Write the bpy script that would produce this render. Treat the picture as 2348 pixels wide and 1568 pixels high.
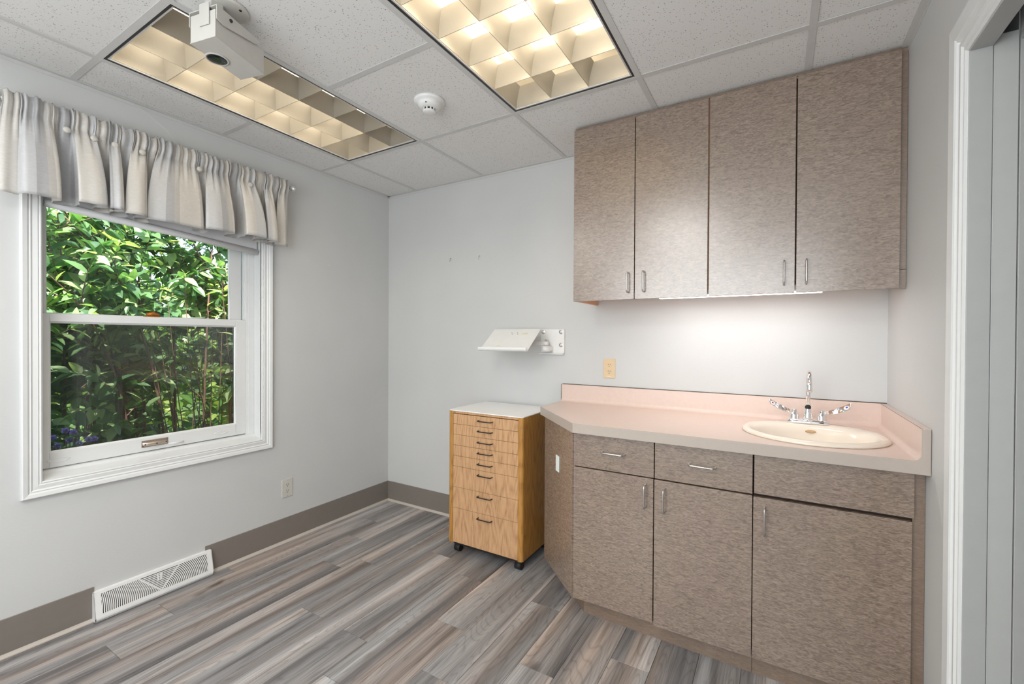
import bpy, bmesh, math, random
from mathutils import Vector, Matrix
R = math.radians
PI = math.pi
random.seed(7)
for o in list(bpy.data.objects):
    bpy.data.objects.remove(o, do_unlink=True)
SC = bpy.context.scene
COL = SC.collection

# ------------------------------------------------------------------ camera, world, sun, lights, exposure
FPX, YAW, PITCH, ROLL = 1019.48467, 0.536668572, 0.00732982570, 0.00520374466
CAM = Vector((2.68579948, -2.56831963, 1.30617110))
fw = Vector((-math.sin(YAW)*math.cos(PITCH), math.cos(YAW)*math.cos(PITCH), -math.sin(PITCH)))
rt = Vector((math.cos(YAW), math.sin(YAW), 0))
up = rt.cross(fw)
r2 = rt*math.cos(ROLL)+up*math.sin(ROLL)
u2 = -rt*math.sin(ROLL)+up*math.cos(ROLL)
cd = bpy.data.cameras.new('camera')
cd.sensor_fit = 'HORIZONTAL'; cd.sensor_width = 36.0
cd.lens = FPX/2348*36.0
cd.clip_start = 0.02; cd.clip_end = 300
cam = bpy.data.objects.new('camera', cd); COL.objects.link(cam)
M = Matrix((r2, u2, -fw)).transposed().to_4x4(); M.translation = CAM
cam.matrix_world = M
SC.camera = cam

SC.view_settings.view_transform = 'Standard'
SC.view_settings.look = 'None'
SC.view_settings.gamma = 1
SC.view_settings.use_curve_mapping = False
SC.view_settings.exposure = 0.0

w = bpy.data.worlds.new('sky'); SC.world = w; w.use_nodes = True
nt = w.node_tree; nt.nodes.clear()
sky = nt.nodes.new('ShaderNodeTexSky'); sky.sky_type = 'NISHITA'
sky.sun_disc = False; sky.sun_elevation = R(50); sky.sun_rotation = R(80)
sky.air_density = 1.0; sky.dust_density = 1.0; sky.ozone_density = 1.2
bgn = nt.nodes.new('ShaderNodeBackground'); bgn.inputs['Strength'].default_value = 1.05
outn = nt.nodes.new('ShaderNodeOutputWorld')
nt.links.new(sky.outputs[0], bgn.inputs[0]); nt.links.new(bgn.outputs[0], outn.inputs[0])

def sun_lamp():
    l = bpy.data.lights.new('sun', 'SUN'); l.energy = 24.0; l.angle = R(0.6); l.color = (1, .95, .84)
    o = bpy.data.objects.new('sun', l); COL.objects.link(o)
    d = Vector((-0.50, 0.34, -0.82))          # travels over the roof towards the shrub
    o.rotation_euler = d.to_track_quat('-Z', 'Y').to_euler()
sun_lamp()

def area(name, loc, direction, sx, sy, power, color=(1, 1, 1)):
    l = bpy.data.lights.new(name, 'AREA'); l.shape = 'RECTANGLE'; l.size = sx; l.size_y = sy
    l.energy = power; l.color = color
    o = bpy.data.objects.new(name, l); COL.objects.link(o)
    o.location = loc; o.rotation_euler = Vector(direction).to_track_quat('-Z', 'Y').to_euler()
    return o
# added soft fill lamp behind the camera; no window is built there
REAR = area('rear_fill_light', (1.98, -3.66, 1.45), (0, 1, -0.05), 2.1, 1.5, 50, (0.93, 0.975, 1.0))
# added overhead fill lamps behind the camera, no fixtures around them
area('overhead_fill_light', (0.61, -3.05, 2.43), (0, 0, -1), 0.58, 1.1, 10, (1.0, 0.985, 0.95))
area('overhead_fill_light', (1.85, -3.05, 2.43), (0, 0, -1), 0.58, 1.1, 24, (1.0, 0.985, 0.95))
TUBE_STRENGTH = 19.0
UC_STRENGTH = 13.0

# ------------------------------------------------------------------ materials
def new_mat(name):
    m = bpy.data.materials.new(name); m.use_nodes = True
    b = m.node_tree.nodes['Principled BSDF']
    return m, m.node_tree, b
def N(nt, t, **kw):
    n = nt.nodes.new(t)
    for k, v in kw.items():
        if k in n.inputs: n.inputs[k].default_value = v
        else: setattr(n, k, v)
    return n
def ramp(nt, stops, interp='LINEAR'):
    n = nt.nodes.new('ShaderNodeValToRGB'); cr = n.color_ramp; cr.interpolation = interp
    while len(cr.elements) > 1: cr.elements.remove(cr.elements[-1])
    for i, (p, c) in enumerate(stops):
        e = cr.elements[0] if i == 0 else cr.elements.new(p)
        e.position = p; e.color = (*c, 1) if len(c) == 3 else c
    return n
def mapping(nt, scale, src='pos'):
    if src == 'pos':
        g = nt.nodes.new('ShaderNodeNewGeometry'); s = g.outputs['Position']
    else:
        g = nt.nodes.new('ShaderNodeTexCoord'); s = g.outputs[src]
    mp = nt.nodes.new('ShaderNodeMapping'); mp.inputs['Scale'].default_value = scale
    nt.links.new(s, mp.inputs['Vector'])
    return mp
def add_bump(nt, b, height, strength, dist=0.001):
    bp = nt.nodes.new('ShaderNodeBump'); bp.inputs['Strength'].default_value = strength
    bp.inputs['Distance'].default_value = dist
    nt.links.new(height, bp.inputs['Height']); nt.links.new(bp.outputs[0], b.inputs['Normal'])
def plain(name, col, rough=0.5, metal=0.0, var=0.03, scale=25, bump=0.0, spec=None):
    m, nt, b = new_mat(name)
    mp = mapping(nt, (scale,)*3)
    n = N(nt, 'ShaderNodeTexNoise', Scale=1.0, Detail=3.0)
    nt.links.new(mp.outputs[0], n.inputs['Vector'])
    c0 = tuple(max(0, c*(1-var)) for c in col); c1 = tuple(min(1, c*(1+var)) for c in col)
    r = ramp(nt, [(0.3, c0), (0.7, c1)])
    nt.links.new(n.outputs['Fac'], r.inputs[0]); nt.links.new(r.outputs[0], b.inputs['Base Color'])
    b.inputs['Roughness'].default_value = rough; b.inputs['Metallic'].default_value = metal
    if spec is not None: b.inputs['Specular IOR Level'].default_value = spec
    if bump: add_bump(nt, b, n.outputs['Fac'], bump)
    return m
def emit(name, col, strength):
    m, nt, b = new_mat(name)
    b.inputs['Base Color'].default_value = (*col, 1)
    b.inputs['Emission Color'].default_value = (*col, 1)
    b.inputs['Emission Strength'].default_value = strength
    return m

def wall_paint():
    m, nt, b = new_mat('wall_paint')
    mp = mapping(nt, (70, 70, 260))
    n = N(nt, 'ShaderNodeTexNoise', Scale=1.0, Detail=4.0, Roughness=0.6, Distortion=0.6)
    nt.links.new(mp.outputs[0], n.inputs['Vector'])
    mp2 = mapping(nt, (1.5, 1.5, 1.5))
    n2 = N(nt, 'ShaderNodeTexNoise', Scale=1.0, Detail=2.0)
    nt.links.new(mp2.outputs[0], n2.inputs['Vector'])
    r = ramp(nt, [(0.3, (0.585, 0.593, 0.592)), (0.7, (0.622, 0.628, 0.625))])
    nt.links.new(n2.outputs['Fac'], r.inputs[0]); nt.links.new(r.outputs[0], b.inputs['Base Color'])
    b.inputs['Roughness'].default_value = 0.55
    add_bump(nt, b, n.outputs['Fac'], 0.35, 0.0012)
    return m
def ceiling_mat():
    m, nt, b = new_mat('ceiling_tile_board')
    mp = mapping(nt, (1, 1, 0.0))
    v = N(nt, 'ShaderNodeTexVoronoi', Scale=135.0, Randomness=1.0)
    nz = N(nt, 'ShaderNodeTexNoise', Scale=330.0, Detail=2.0)
    mixv = nt.nodes.new('ShaderNodeVectorMath'); mixv.operation = 'MULTIPLY_ADD'
    mixv.inputs[1].default_value = (0.006,)*3
    nt.links.new(nz.outputs['Color'], mixv.inputs[0]); nt.links.new(mp.outputs[0], mixv.inputs[2])
    nt.links.new(mp.outputs[0], nz.inputs['Vector']); nt.links.new(mixv.outputs[0], v.inputs['Vector'])
    sep = nt.nodes.new('ShaderNodeSeparateColor'); nt.links.new(v.outputs['Color'], sep.inputs[0])
    # hole radius depends on the cell's own random number, about half the cells have one
    mr = N(nt, 'ShaderNodeMapRange'); mr.inputs[1].default_value = 0.25; mr.inputs[2].default_value = 1.0
    mr.inputs[3].default_value = 0.0; mr.inputs[4].default_value = 0.30
    nt.links.new(sep.outputs[0], mr.inputs[0])
    d = nt.nodes.new('ShaderNodeMath'); d.operation = 'SUBTRACT'
    nt.links.new(v.outputs['Distance'], d.inputs[0]); nt.links.new(mr.outputs[0], d.inputs[1])
    r = ramp(nt, [(0.0, (0.36, 0.35, 0.34)), (0.06, (0.76, 0.755, 0.745))])
    nt.links.new(d.outputs[0], r.inputs[0]); nt.links.new(r.outputs[0], b.inputs['Base Color'])
    b.inputs['Roughness'].default_value = 0.9
    return m
def laminate(name, lo, hi, rough=0.33):
    m, nt, b = new_mat(name)
    g = nt.nodes.new('ShaderNodeNewGeometry'); s = nt.nodes.new('ShaderNodeSeparateXYZ')
    nt.links.new(g.outputs['Position'], s.inputs[0])
    sub = nt.nodes.new('ShaderNodeMath'); sub.operation = 'SUBTRACT'
    nt.links.new(s.outputs[0], sub.inputs[0]); nt.links.new(s.outputs[1], sub.inputs[1])
    c = nt.nodes.new('ShaderNodeCombineXYZ')
    nt.links.new(sub.outputs[0], c.inputs[0]); nt.links.new(s.outputs[2], c.inputs[1])
    mp = nt.nodes.new('ShaderNodeMapping'); mp.inputs['Scale'].default_value = (38, 150, 1)
    nt.links.new(c.outputs[0], mp.inputs['Vector'])
    n = N(nt, 'ShaderNodeTexNoise', Scale=1.0, Detail=3.0, Roughness=0.6, Distortion=1.6)
    nt.links.new(mp.outputs[0], n.inputs['Vector'])
    r = ramp(nt, [(0.34, lo), (0.5, tuple((a+c_)/2 for a, c_ in zip(lo, hi))), (0.66, hi)])
    nt.links.new(n.outputs['Fac'], r.inputs[0])
    n2 = N(nt, 'ShaderNodeTexNoise', Scale=5.0, Detail=2.0)
    nt.links.new(c.outputs[0], n2.inputs['Vector'])
    r2_ = ramp(nt, [(0.3, (0.97, 0.93, 0.95)), (0.7, (1.0, 1.0, 0.97))])
    nt.links.new(n2.outputs['Fac'], r2_.inputs[0])
    mx = nt.nodes.new('ShaderNodeMix'); mx.data_type = 'RGBA'; mx.blend_type = 'MULTIPLY'
    mx.inputs[0].default_value = 1
    nt.links.new(r.outputs[0], mx.inputs[6]); nt.links.new(r2_.outputs[0], mx.inputs[7])
    nt.links.new(mx.outputs[2], b.inputs['Base Color'])
    b.inputs['Roughness'].default_value = rough
    b.inputs['IOR'].default_value = 1.75; b.inputs['Specular IOR Level'].default_value = 0.85
    add_bump(nt, b, n.outputs['Fac'], 0.12, 0.0006)
    return m
def oak(name, lo, hi):
    m, nt, b = new_mat(name)
    g = nt.nodes.new('ShaderNodeNewGeometry'); s = nt.nodes.new('ShaderNodeSeparateXYZ')
    nt.links.new(g.outputs['Position'], s.inputs[0])
    c = nt.nodes.new('ShaderNodeCombineXYZ')
    sub = nt.nodes.new('ShaderNodeMath'); sub.operation = 'SUBTRACT'
    nt.links.new(s.outputs[0], sub.inputs[0]); nt.links.new(s.outputs[1], sub.inputs[1])
    nt.links.new(sub.outputs[0], c.inputs[0]); nt.links.new(s.outputs[2], c.inputs[1])
    mp = nt.nodes.new('ShaderNodeMapping'); mp.inputs['Scale'].default_value = (8.0, 1.1, 1)
    nt.links.new(c.outputs[0], mp.inputs['Vector'])
    n1 = N(nt, 'ShaderNodeTexNoise', Scale=1.0, Detail=1.5, Roughness=0.5)
    nt.links.new(mp.outputs[0], n1.inputs['Vector'])
    mul = nt.nodes.new('ShaderNodeMath'); mul.operation = 'MULTIPLY'; mul.inputs[1].default_value = 17.0
    nt.links.new(n1.outputs['Fac'], mul.inputs[0])
    fr = nt.nodes.new('ShaderNodeMath'); fr.operation = 'PINGPONG'; fr.inputs[1].default_value = 0.5
    nt.links.new(mul.outputs[0], fr.inputs[0])
    mp2 = nt.nodes.new('ShaderNodeMapping'); mp2.inputs['Scale'].default_value = (420, 14, 1)
    nt.links.new(c.outputs[0], mp2.inputs['Vector'])
    n2 = N(nt, 'ShaderNodeTexNoise', Scale=1.0, Detail=3.0)
    nt.links.new(mp2.outputs[0], n2.inputs['Vector'])
    ad = nt.nodes.new('ShaderNodeMath'); ad.operation = 'MULTIPLY_ADD'
    ad.inputs[1].default_value = 0.45
    nt.links.new(fr.outputs[0], ad.inputs[0]); nt.links.new(n2.outputs['Fac'], ad.inputs[2])
    r = ramp(nt, [(0.40, lo), (0.54, tuple(0.35*a+0.65*c_ for a, c_ in zip(lo, hi))), (0.80, hi)])
    nt.links.new(ad.outputs[0], r.inputs[0]); nt.links.new(r.outputs[0], b.inputs['Base Color'])
    b.inputs['Roughness'].default_value = 0.38
    return m
def plank_mat():
    m, nt, b = new_mat('vinyl_plank')
    g = nt.nodes.new('ShaderNodeNewGeometry'); oi = nt.nodes.new('ShaderNodeObjectInfo')
    vm = nt.nodes.new('ShaderNodeVectorMath'); vm.operation = 'MULTIPLY_ADD'
    comb = nt.nodes.new('ShaderNodeCombineXYZ')
    for i in range(3): nt.links.new(oi.outputs['Random'], comb.inputs[i])
    vm.inputs[1].default_value = (37.0, 53.0, 91.0)
    nt.links.new(comb.outputs[0], vm.inputs[0]); nt.links.new(g.outputs['Position'], vm.inputs[2])
    def noise(scale, detail, dist=0.0, rough=0.5):
        mp = nt.nodes.new('ShaderNodeMapping'); mp.inputs['Scale'].default_value = scale
        nt.links.new(vm.outputs[0], mp.inputs['Vector'])
        n = N(nt, 'ShaderNodeTexNoise', Scale=1.0, Detail=detail, Distortion=dist, Roughness=rough)
        nt.links.new(mp.outputs[0], n.inputs['Vector']); return n
    broad = noise((9, 0.42, 1), 2.0, 0.3)
    mid = noise((55, 1.6, 1), 3.0, 0.8)
    fine = noise((330, 7, 1), 2.0)
    tint = noise((9, 0.5, 1), 1.0)
    r = ramp(nt, [(0.28, (0.135, 0.128, 0.127)), (0.42, (0.225, 0.208, 0.203)), (0.55, (0.34, 0.318, 0.308)), (0.70, (0.54, 0.520, 0.512))])
    nt.links.new(broad.outputs['Fac'], r.inputs[0])
    rt_ = ramp(nt, [(0.38, (0.94, 0.99, 1.03)), (0.54, (1, 0.985, 0.985)), (0.72, (1.14, 0.99, 0.88))])
    nt.links.new(tint.outputs['Fac'], rt_.inputs[0])
    rm = ramp(nt, [(0.30, (0.62, 0.60, 0.58)), (0.5, (1, 1, 1)), (0.75, (1.18, 1.17, 1.15))])
    nt.links.new(mid.outputs['Fac'], rm.inputs[0])
    rf = ramp(nt, [(0.3, (0.80, 0.80, 0.80)), (0.6, (1.06, 1.06, 1.06))])
    nt.links.new(fine.outputs['Fac'], rf.inputs[0])
    # cathedral figure: bent contour lines along the plank
    fig = noise((8, 0.8, 1), 1.5, 0.3)
    fm = nt.nodes.new('ShaderNodeMath'); fm.operation = 'MULTIPLY'; fm.inputs[1].default_value = 34.0
    fpp = nt.nodes.new('ShaderNodeMath'); fpp.operation = 'PINGPONG'; fpp.inputs[1].default_value = 0.5
    nt.links.new(fig.outputs['Fac'], fm.inputs[0]); nt.links.new(fm.outputs[0], fpp.inputs[0])
    rg_ = ramp(nt, [(0.0, (0.80, 0.79, 0.78)), (0.16, (1.0, 1.0, 1.0)), (0.5, (1.04, 1.04, 1.04))])
    nt.links.new(fpp.outputs[0], rg_.inputs[0])
    knot = noise((6, 2.2, 1), 2.0, 0.5)
    rk_ = ramp(nt, [(0.22, (0.45, 0.43, 0.42)), (0.30, (1.0, 1.0, 1.0))])
    nt.links.new(knot.outputs['Fac'], rk_.inputs[0])
    # per-plank brightness
    rb = ramp(nt, [(0.0, (0.84, 0.84, 0.85)), (1.0, (1.14, 1.13, 1.13))])
    nt.links.new(oi.outputs['Random'], rb.inputs[0])
    cur = r.outputs[0]
    for x in (rt_, rm, rf, rg_, rk_, rb):
        mx = nt.nodes.new('ShaderNodeMix'); mx.data_type = 'RGBA'; mx.blend_type = 'MULTIPLY'; mx.inputs[0].default_value = 1
        mx.clamp_result = False
        nt.links.new(cur, mx.inputs[6]); nt.links.new(x.outputs[0], mx.inputs[7]); cur = mx.outputs[2]
    nt.links.new(cur, b.inputs['Base Color'])
    b.inputs['Roughness'].default_value = 0.42
    add_bump(nt, b, fine.outputs['Fac'], 0.15, 0.0004)
    return m
def leaf_mat(name, lo, mid, hi, trans=0.35):
    m = bpy.data.materials.new(name); m.use_nodes = True; nt = m.node_tree; nt.nodes.clear()
    oi = nt.nodes.new('ShaderNodeObjectInfo'); g = nt.nodes.new('ShaderNodeNewGeometry')
    ad = nt.nodes.new('ShaderNodeMath'); ad.operation = 'ADD'
    nt.links.new(oi.outputs['Random'], ad.inputs[0]); nt.links.new(g.outputs['Random Per Island'], ad.inputs[1])
    fr = nt.nodes.new('ShaderNodeMath'); fr.operation = 'FRACT'; nt.links.new(ad.outputs[0], fr.inputs[0])
    r = ramp(nt, [(0.0, lo), (0.55, mid), (1.0, hi)]); nt.links.new(fr.outputs[0], r.inputs[0])
    p = nt.nodes.new('ShaderNodeBsdfPrincipled'); p.inputs['Roughness'].default_value = 0.38
    t = nt.nodes.new('ShaderNodeBsdfTranslucent')
    mxc = nt.nodes.new('ShaderNodeMix'); mxc.data_type = 'RGBA'; mxc.blend_type = 'MULTIPLY'; mxc.inputs[0].default_value = 1
    mxc.inputs[7].default_value = (1.5, 1.6, 0.6, 1)
    nt.links.new(r.outputs[0], mxc.inputs[6]); nt.links.new(mxc.outputs[2], t.inputs[0])
    nt.links.new(r.outputs[0], p.inputs['Base Color'])
    ms = nt.nodes.new('ShaderNodeMixShader'); ms.inputs[0].default_value = trans
    o = nt.nodes.new('ShaderNodeOutputMaterial')
    nt.links.new(p.outputs[0], ms.inputs[1]); nt.links.new(t.outputs[0], ms.inputs[2]); nt.links.new(ms.outputs[0], o.inputs[0])
    return m
def glass_mat():
    m = bpy.data.materials.new('window_glass'); m.use_nodes = True; nt = m.node_tree; nt.nodes.clear()
    t = nt.nodes.new('ShaderNodeBsdfTransparent'); t.inputs[0].default_value = (0.95, 0.97, 0.96, 1)
    gl = nt.nodes.new('ShaderNodeBsdfGlossy'); gl.inputs['Roughness'].default_value = 0.01
    f = nt.nodes.new('ShaderNodeFresnel'); f.inputs[0].default_value = 1.5
    ms = nt.nodes.new('ShaderNodeMixShader'); o = nt.nodes.new('ShaderNodeOutputMaterial')
    nt.links.new(f.outputs[0], ms.inputs[0]); nt.links.new(t.outputs[0], ms.inputs[1]); nt.links.new(gl.outputs[0], ms.inputs[2])
    nt.links.new(ms.outputs[0], o.inputs[0])
    return m
def fabric_mat():
    m, nt, b = new_mat('striped_satin')
    uv = nt.nodes.new('ShaderNodeUVMap'); s = nt.nodes.new('ShaderNodeSeparateXYZ')
    nt.links.new(uv.outputs[0], s.inputs[0])
    mul = nt.nodes.new('ShaderNodeMath'); mul.operation = 'FRACT'
    nt.links.new(s.outputs[0], mul.inputs[0])
    iv, gr, si, dk = (0.55, 0.53, 0.50), (0.36, 0.36, 0.37), (0.49, 0.495, 0.505), (0.42, 0.405, 0.385)
    r = ramp(nt, [(0.0, iv), (0.20, dk), (0.24, gr), (0.38, si), (0.50, iv), (0.72, si), (0.88, gr), (0.95, dk)], 'CONSTANT')
    nt.links.new(mul.outputs[0], r.inputs[0])
    mp = mapping(nt, (60, 60, 420)); n = N(nt, 'ShaderNodeTexNoise', Scale=1.0, Detail=3.0)
    nt.links.new(mp.outputs[0], n.inputs['Vector'])
    r2_ = ramp(nt, [(0.3, (0.92, 0.92, 0.92)), (0.7, (1.05, 1.05, 1.05))]); nt.links.new(n.outputs['Fac'], r2_.inputs[0])
    mx = nt.nodes.new('ShaderNodeMix'); mx.data_type = 'RGBA'; mx.blend_type = 'MULTIPLY'; mx.inputs[0].default_value = 1
    nt.links.new(r.outputs[0], mx.inputs[6]); nt.links.new(r2_.outputs[0], mx.inputs[7])
    nt.links.new(mx.outputs[2], b.inputs['Base Color'])
    b.inputs['Roughness'].default_value = 0.42
    b.inputs['Sheen Weight'].default_value = 0.3
    mpb = mapping(nt, (14, 14, 30)); nb = N(nt, 'ShaderNodeTexNoise', Scale=1.0, Detail=2.0, Distortion=0.5)
    nt.links.new(mpb.outputs[0], nb.inputs['Vector'])
    add_bump(nt, b, nb.outputs['Fac'], 0.5, 0.006)
    return m

WALL = wall_paint()
TILE = ceiling_mat()
GRID = plain('grid_white', (0.60, 0.595, 0.585), 0.5, var=0.02)
LAM = laminate('taupe_laminate', (0.155, 0.110, 0.080), (0.350, 0.266, 0.208), 0.27)
LAMD = laminate('brown_laminate_scribe', (0.16, 0.105, 0.070), (0.27, 0.19, 0.135))
PINK = plain('pink_beige_laminate', (0.72, 0.575, 0.510), 0.33, var=0.02, scale=60)
FASC = plain('grey_beige_edge_laminate', (0.47, 0.405, 0.355), 0.4, var=0.02, scale=60)
DARK = plain('dark_cabinet_gap', (0.03, 0.016, 0.010), 0.8)
PEACH = plain('peach_cabinet_interior', (0.70, 0.42, 0.27), 0.6)
SEAM = plain('dark_seam', (0.10, 0.075, 0.06), 0.7)
WHITE = plain('white_trim_paint', (0.74, 0.75, 0.75), 0.38, var=0.012)
WHITEP = plain('white_plastic', (0.80, 0.80, 0.79), 0.4, var=0.015)
SHADE = plain('roller_shade_vinyl', (0.78, 0.78, 0.80), 0.5, var=0.01)
GLASS = glass_mat()
FAB = fabric_mat()
CHROME = plain('chrome', (0.86, 0.86, 0.88), 0.06, 1.0, var=0.01)
NICKEL = plain('satin_nickel', (0.66, 0.65, 0.64), 0.28, 1.0, var=0.02)
BLACK = plain('black_metal', (0.018, 0.017, 0.016), 0.35)
BLKR = plain('black_rubber', (0.012, 0.012, 0.012), 0.6)
OAK = oak('oak_front', (0.34, 0.175, 0.080), (0.64, 0.385, 0.205))
OAKS = oak('oak_side', (0.27, 0.115, 0.022), (0.53, 0.265, 0.065))
BASEB = plain('taupe_vinyl_base', (0.215, 0.190, 0.170), 0.45, var=0.02)
BASET = plain('light_base_shoe', (0.52, 0.47, 0.42), 0.5, var=0.02)
PLANK = plank_mat()
SUBF = plain('dark_subfloor', (0.05, 0.045, 0.04), 0.9)
CAMB = plain('camera_housing_paint', (0.56, 0.545, 0.51), 0.45, var=0.02)
LENS = plain('black_lens', (0.006, 0.006, 0.010), 0.12)
BISC = plain('biscuit_porcelain', (0.84, 0.755, 0.655), 0.12, var=0.01)
TAN = plain('tan_overflow', (0.55, 0.36, 0.17), 0.4)
IVORY = plain('ivory_plastic', (0.72, 0.55, 0.34), 0.4, var=0.02)
ALMOND = plain('pale_almond_plastic', (0.60, 0.585, 0.54), 0.4, var=0.02)
LOUV = plain('parabolic_aluminium', (0.46, 0.425, 0.36), 0.42, 0.35, var=0.01)
REFL = plain('warm_white_reflector', (0.62, 0.58, 0.50), 0.5, var=0.01)
TUBE = emit('fluorescent_tube', (1.0, 0.90, 0.73), TUBE_STRENGTH)
TUBEOFF = plain('unlit_tube', (0.6, 0.6, 0.58), 0.3)
UCE = emit('undercabinet_diffuser', (1.0, 0.96, 0.95), UC_STRENGTH)
AMBER = plain('amber_sash_lock', (0.42, 0.14, 0.02), 0.3, 0.3)
BRASS = plain('aged_nickel_brass', (0.55, 0.47, 0.40), 0.3, 0.8)
RED = plain('red_index', (0.55, 0.06, 0.05), 0.3)
BLUE = plain('blue_index', (0.05, 0.12, 0.45), 0.3)
YEL = plain('yellowed_adhesive', (0.80, 0.72, 0.50), 0.5)
PALEG = plain('pale_label', (0.80, 0.86, 0.82), 0.5)
GREEN = plain('green_badge', (0.03, 0.20, 0.08), 0.4)
BARK = plain('reddish_bark', (0.16, 0.085, 0.062), 0.7, var=0.25, scale=40)
LEAF = leaf_mat('shrub_leaf', (0.050, 0.125, 0.060), (0.15, 0.27, 0.125), (0.50, 0.58, 0.33), 0.48)
LEAFFAR = leaf_mat('far_leaf', (0.05, 0.12, 0.025), (0.13, 0.24, 0.045), (0.36, 0.42, 0.11), 0.4)
PURPLE = plain('purple_petals', (0.35, 0.20, 0.62), 0.5)
GRASS = plain('lawn', (0.10, 0.17, 0.04), 0.9, var=0.4, scale=6)
ROOFM = plain('roof_shingle', (0.12, 0.11, 0.10), 0.9, var=0.2)
SIDING = plain('exterior_siding', (0.45, 0.43, 0.40), 0.7)

# ------------------------------------------------------------------ helpers
WL = {}
def wloc(o): return WL.get(o.name, Vector((0, 0, 0))) if o else Vector((0, 0, 0))
def props(o, label=None, cat=None, group=None, kind=None):
    if label: o['label'] = label
    if cat: o['category'] = cat
    if group: o['group'] = group
    if kind: o['kind'] = kind
    return o
def thing(name, label, cat, loc, group=None):
    o = bpy.data.objects.new(name, None); COL.objects.link(o); o.location = loc
    o.empty_display_size = 0.05; WL[o.name] = Vector(loc)
    return props(o, label, cat, group)

class MB:
    def __init__(s): s.v = []; s.f = []; s.sm = []
    def add(s, vs, fs, smooth=False):
        n = len(s.v); s.v += [Vector(v) for v in vs]
        s.f += [tuple(i+n for i in f) for f in fs]; s.sm += [smooth]*len(fs); return s
    def box(s, a, b):
        x0, y0, z0 = [min(p, q) for p, q in zip(a, b)]; x1, y1, z1 = [max(p, q) for p, q in zip(a, b)]
        return s.add([(x0,y0,z0),(x1,y0,z0),(x1,y1,z0),(x0,y1,z0),(x0,y0,z1),(x1,y0,z1),(x1,y1,z1),(x0,y1,z1)],
                     [(0,3,2,1),(4,5,6,7),(0,1,5,4),(1,2,6,5),(2,3,7,6),(3,0,4,7)])
    def obox(s, c, ex, ey, ez):   # centre and three half-axis vectors
        c, ex, ey, ez = map(Vector, (c, ex, ey, ez)); vs = []
        for k in (-1, 1):
            for i, j in ((-1,-1),(1,-1),(1,1),(-1,1)): vs.append(c+ex*i+ey*j+ez*k)
        return s.add(vs, [(0,3,2,1),(4,5,6,7),(0,1,5,4),(1,2,6,5),(2,3,7,6),(3,0,4,7)])
    def prism(s, pts, vec):       # planar polygon (3D points) pushed by vec
        n = len(pts); vec = Vector(vec); a = [Vector(p) for p in pts]
        return s.add(a+[p+vec for p in a], [tuple(range(n-1, -1, -1)), tuple(range(n, 2*n))] +
                     [(i, (i+1) % n, n+(i+1) % n, n+i) for i in range(n)])
    def tube(s, pts, r, seg=10, caps=True):
        pts = [Vector(p) for p in pts]; n = len(pts)
        rr = r if isinstance(r, (list, tuple)) else [r]*n
        rings = []; prev = None
        for i, p in enumerate(pts):
            t = (pts[min(i+1, n-1)]-pts[max(i-1, 0)]).normalized()
            if prev is None:
                a = Vector((0, 0, 1)) if abs(t.z) < 0.9 else Vector((1, 0, 0)); e1 = t.cross(a).normalized()
            else:
                e1 = (prev-t*prev.dot(t)).normalized()
            prev = e1; e2 = t.cross(e1)
            rings.append([p+(e1*math.cos(2*PI*k/seg)+e2*math.sin(2*PI*k/seg))*rr[i] for k in range(seg)])
        vs = [v for r_ in rings for v in r_]
        fs = [(i*seg+k, i*seg+(k+1) % seg, (i+1)*seg+(k+1) % seg, (i+1)*seg+k) for i in range(n-1) for k in range(seg)]
        s.add(vs, fs, True)
        if caps:
            m = len(s.v)-len(vs)
            s.f.append(tuple(m+k for k in range(seg-1, -1, -1))); s.f.append(tuple(m+(n-1)*seg+k for k in range(seg))); s.sm += [False]*2
        return s
    def cyl(s, a, b, r, seg=16, r2=None): return s.tube([a, b], [r, r2 if r2 is not None else r], seg)
    def lathe(s, c, prof, seg=24, axis=(0, 0, 1), sx=1.0, sy=1.0, smooth=True):   # prof: (radius, height)
        c = Vector(c); ax = Vector(axis).normalized()
        q = Vector((0, 0, 1)).rotation_difference(ax)
        vs = []
        for r_, h in prof:
            for k in range(seg):
                a = 2*PI*k/seg; vs.append(c+q @ Vector((r_*sx*math.cos(a), r_*sy*math.sin(a), h)))
        n = len(prof)
        fs = [(i*seg+k, i*seg+(k+1) % seg, (i+1)*seg+(k+1) % seg, (i+1)*seg+k) for i in range(n-1) for k in range(seg)]
        s.add(vs, fs, smooth); m = len(s.v)-len(vs)
        if prof[0][0] > 1e-6: s.f.append(tuple(m+k for k in range(seg-1, -1, -1))); s.sm.append(False)
        if prof[-1][0] > 1e-6: s.f.append(tuple(m+(n-1)*seg+k for k in range(seg))); s.sm.append(False)
        return s
    def build(s, name, mat, parent=None, bevel=0.0, label=None, solid=0.0, segs=2, recalc=True):
        off = wloc(parent)
        me = bpy.data.meshes.new(name)
        me.from_pydata([v-off for v in s.v], [], s.f); me.materials.append(mat)
        for p, sm in zip(me.polygons, s.sm): p.use_smooth = sm
        if recalc:
            bm = bmesh.new(); bm.from_mesh(me)
            bmesh.ops.remove_doubles(bm, verts=bm.verts, dist=1e-6)
            bmesh.ops.recalc_face_normals(bm, faces=bm.faces); bm.to_mesh(me); bm.free()
        o = bpy.data.objects.new(name, me); COL.objects.link(o)
        if parent: o.parent = parent; WL[o.name] = off
        if solid:
            md = o.modifiers.new('thickness', 'SOLIDIFY'); md.thickness = solid; md.offset = 0
        if bevel:
            md = o.modifiers.new('bevel', 'BEVEL'); md.width = bevel; md.segments = segs; md.limit_method = 'ANGLE'; md.angle_limit = R(35)
            md.harden_normals = False
        if label: o['label'] = label
        return o
def tag(o, label, cat, group=None): return props(o, label, cat, group)
def struct(o): o['kind'] = 'structure'; return o

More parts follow.
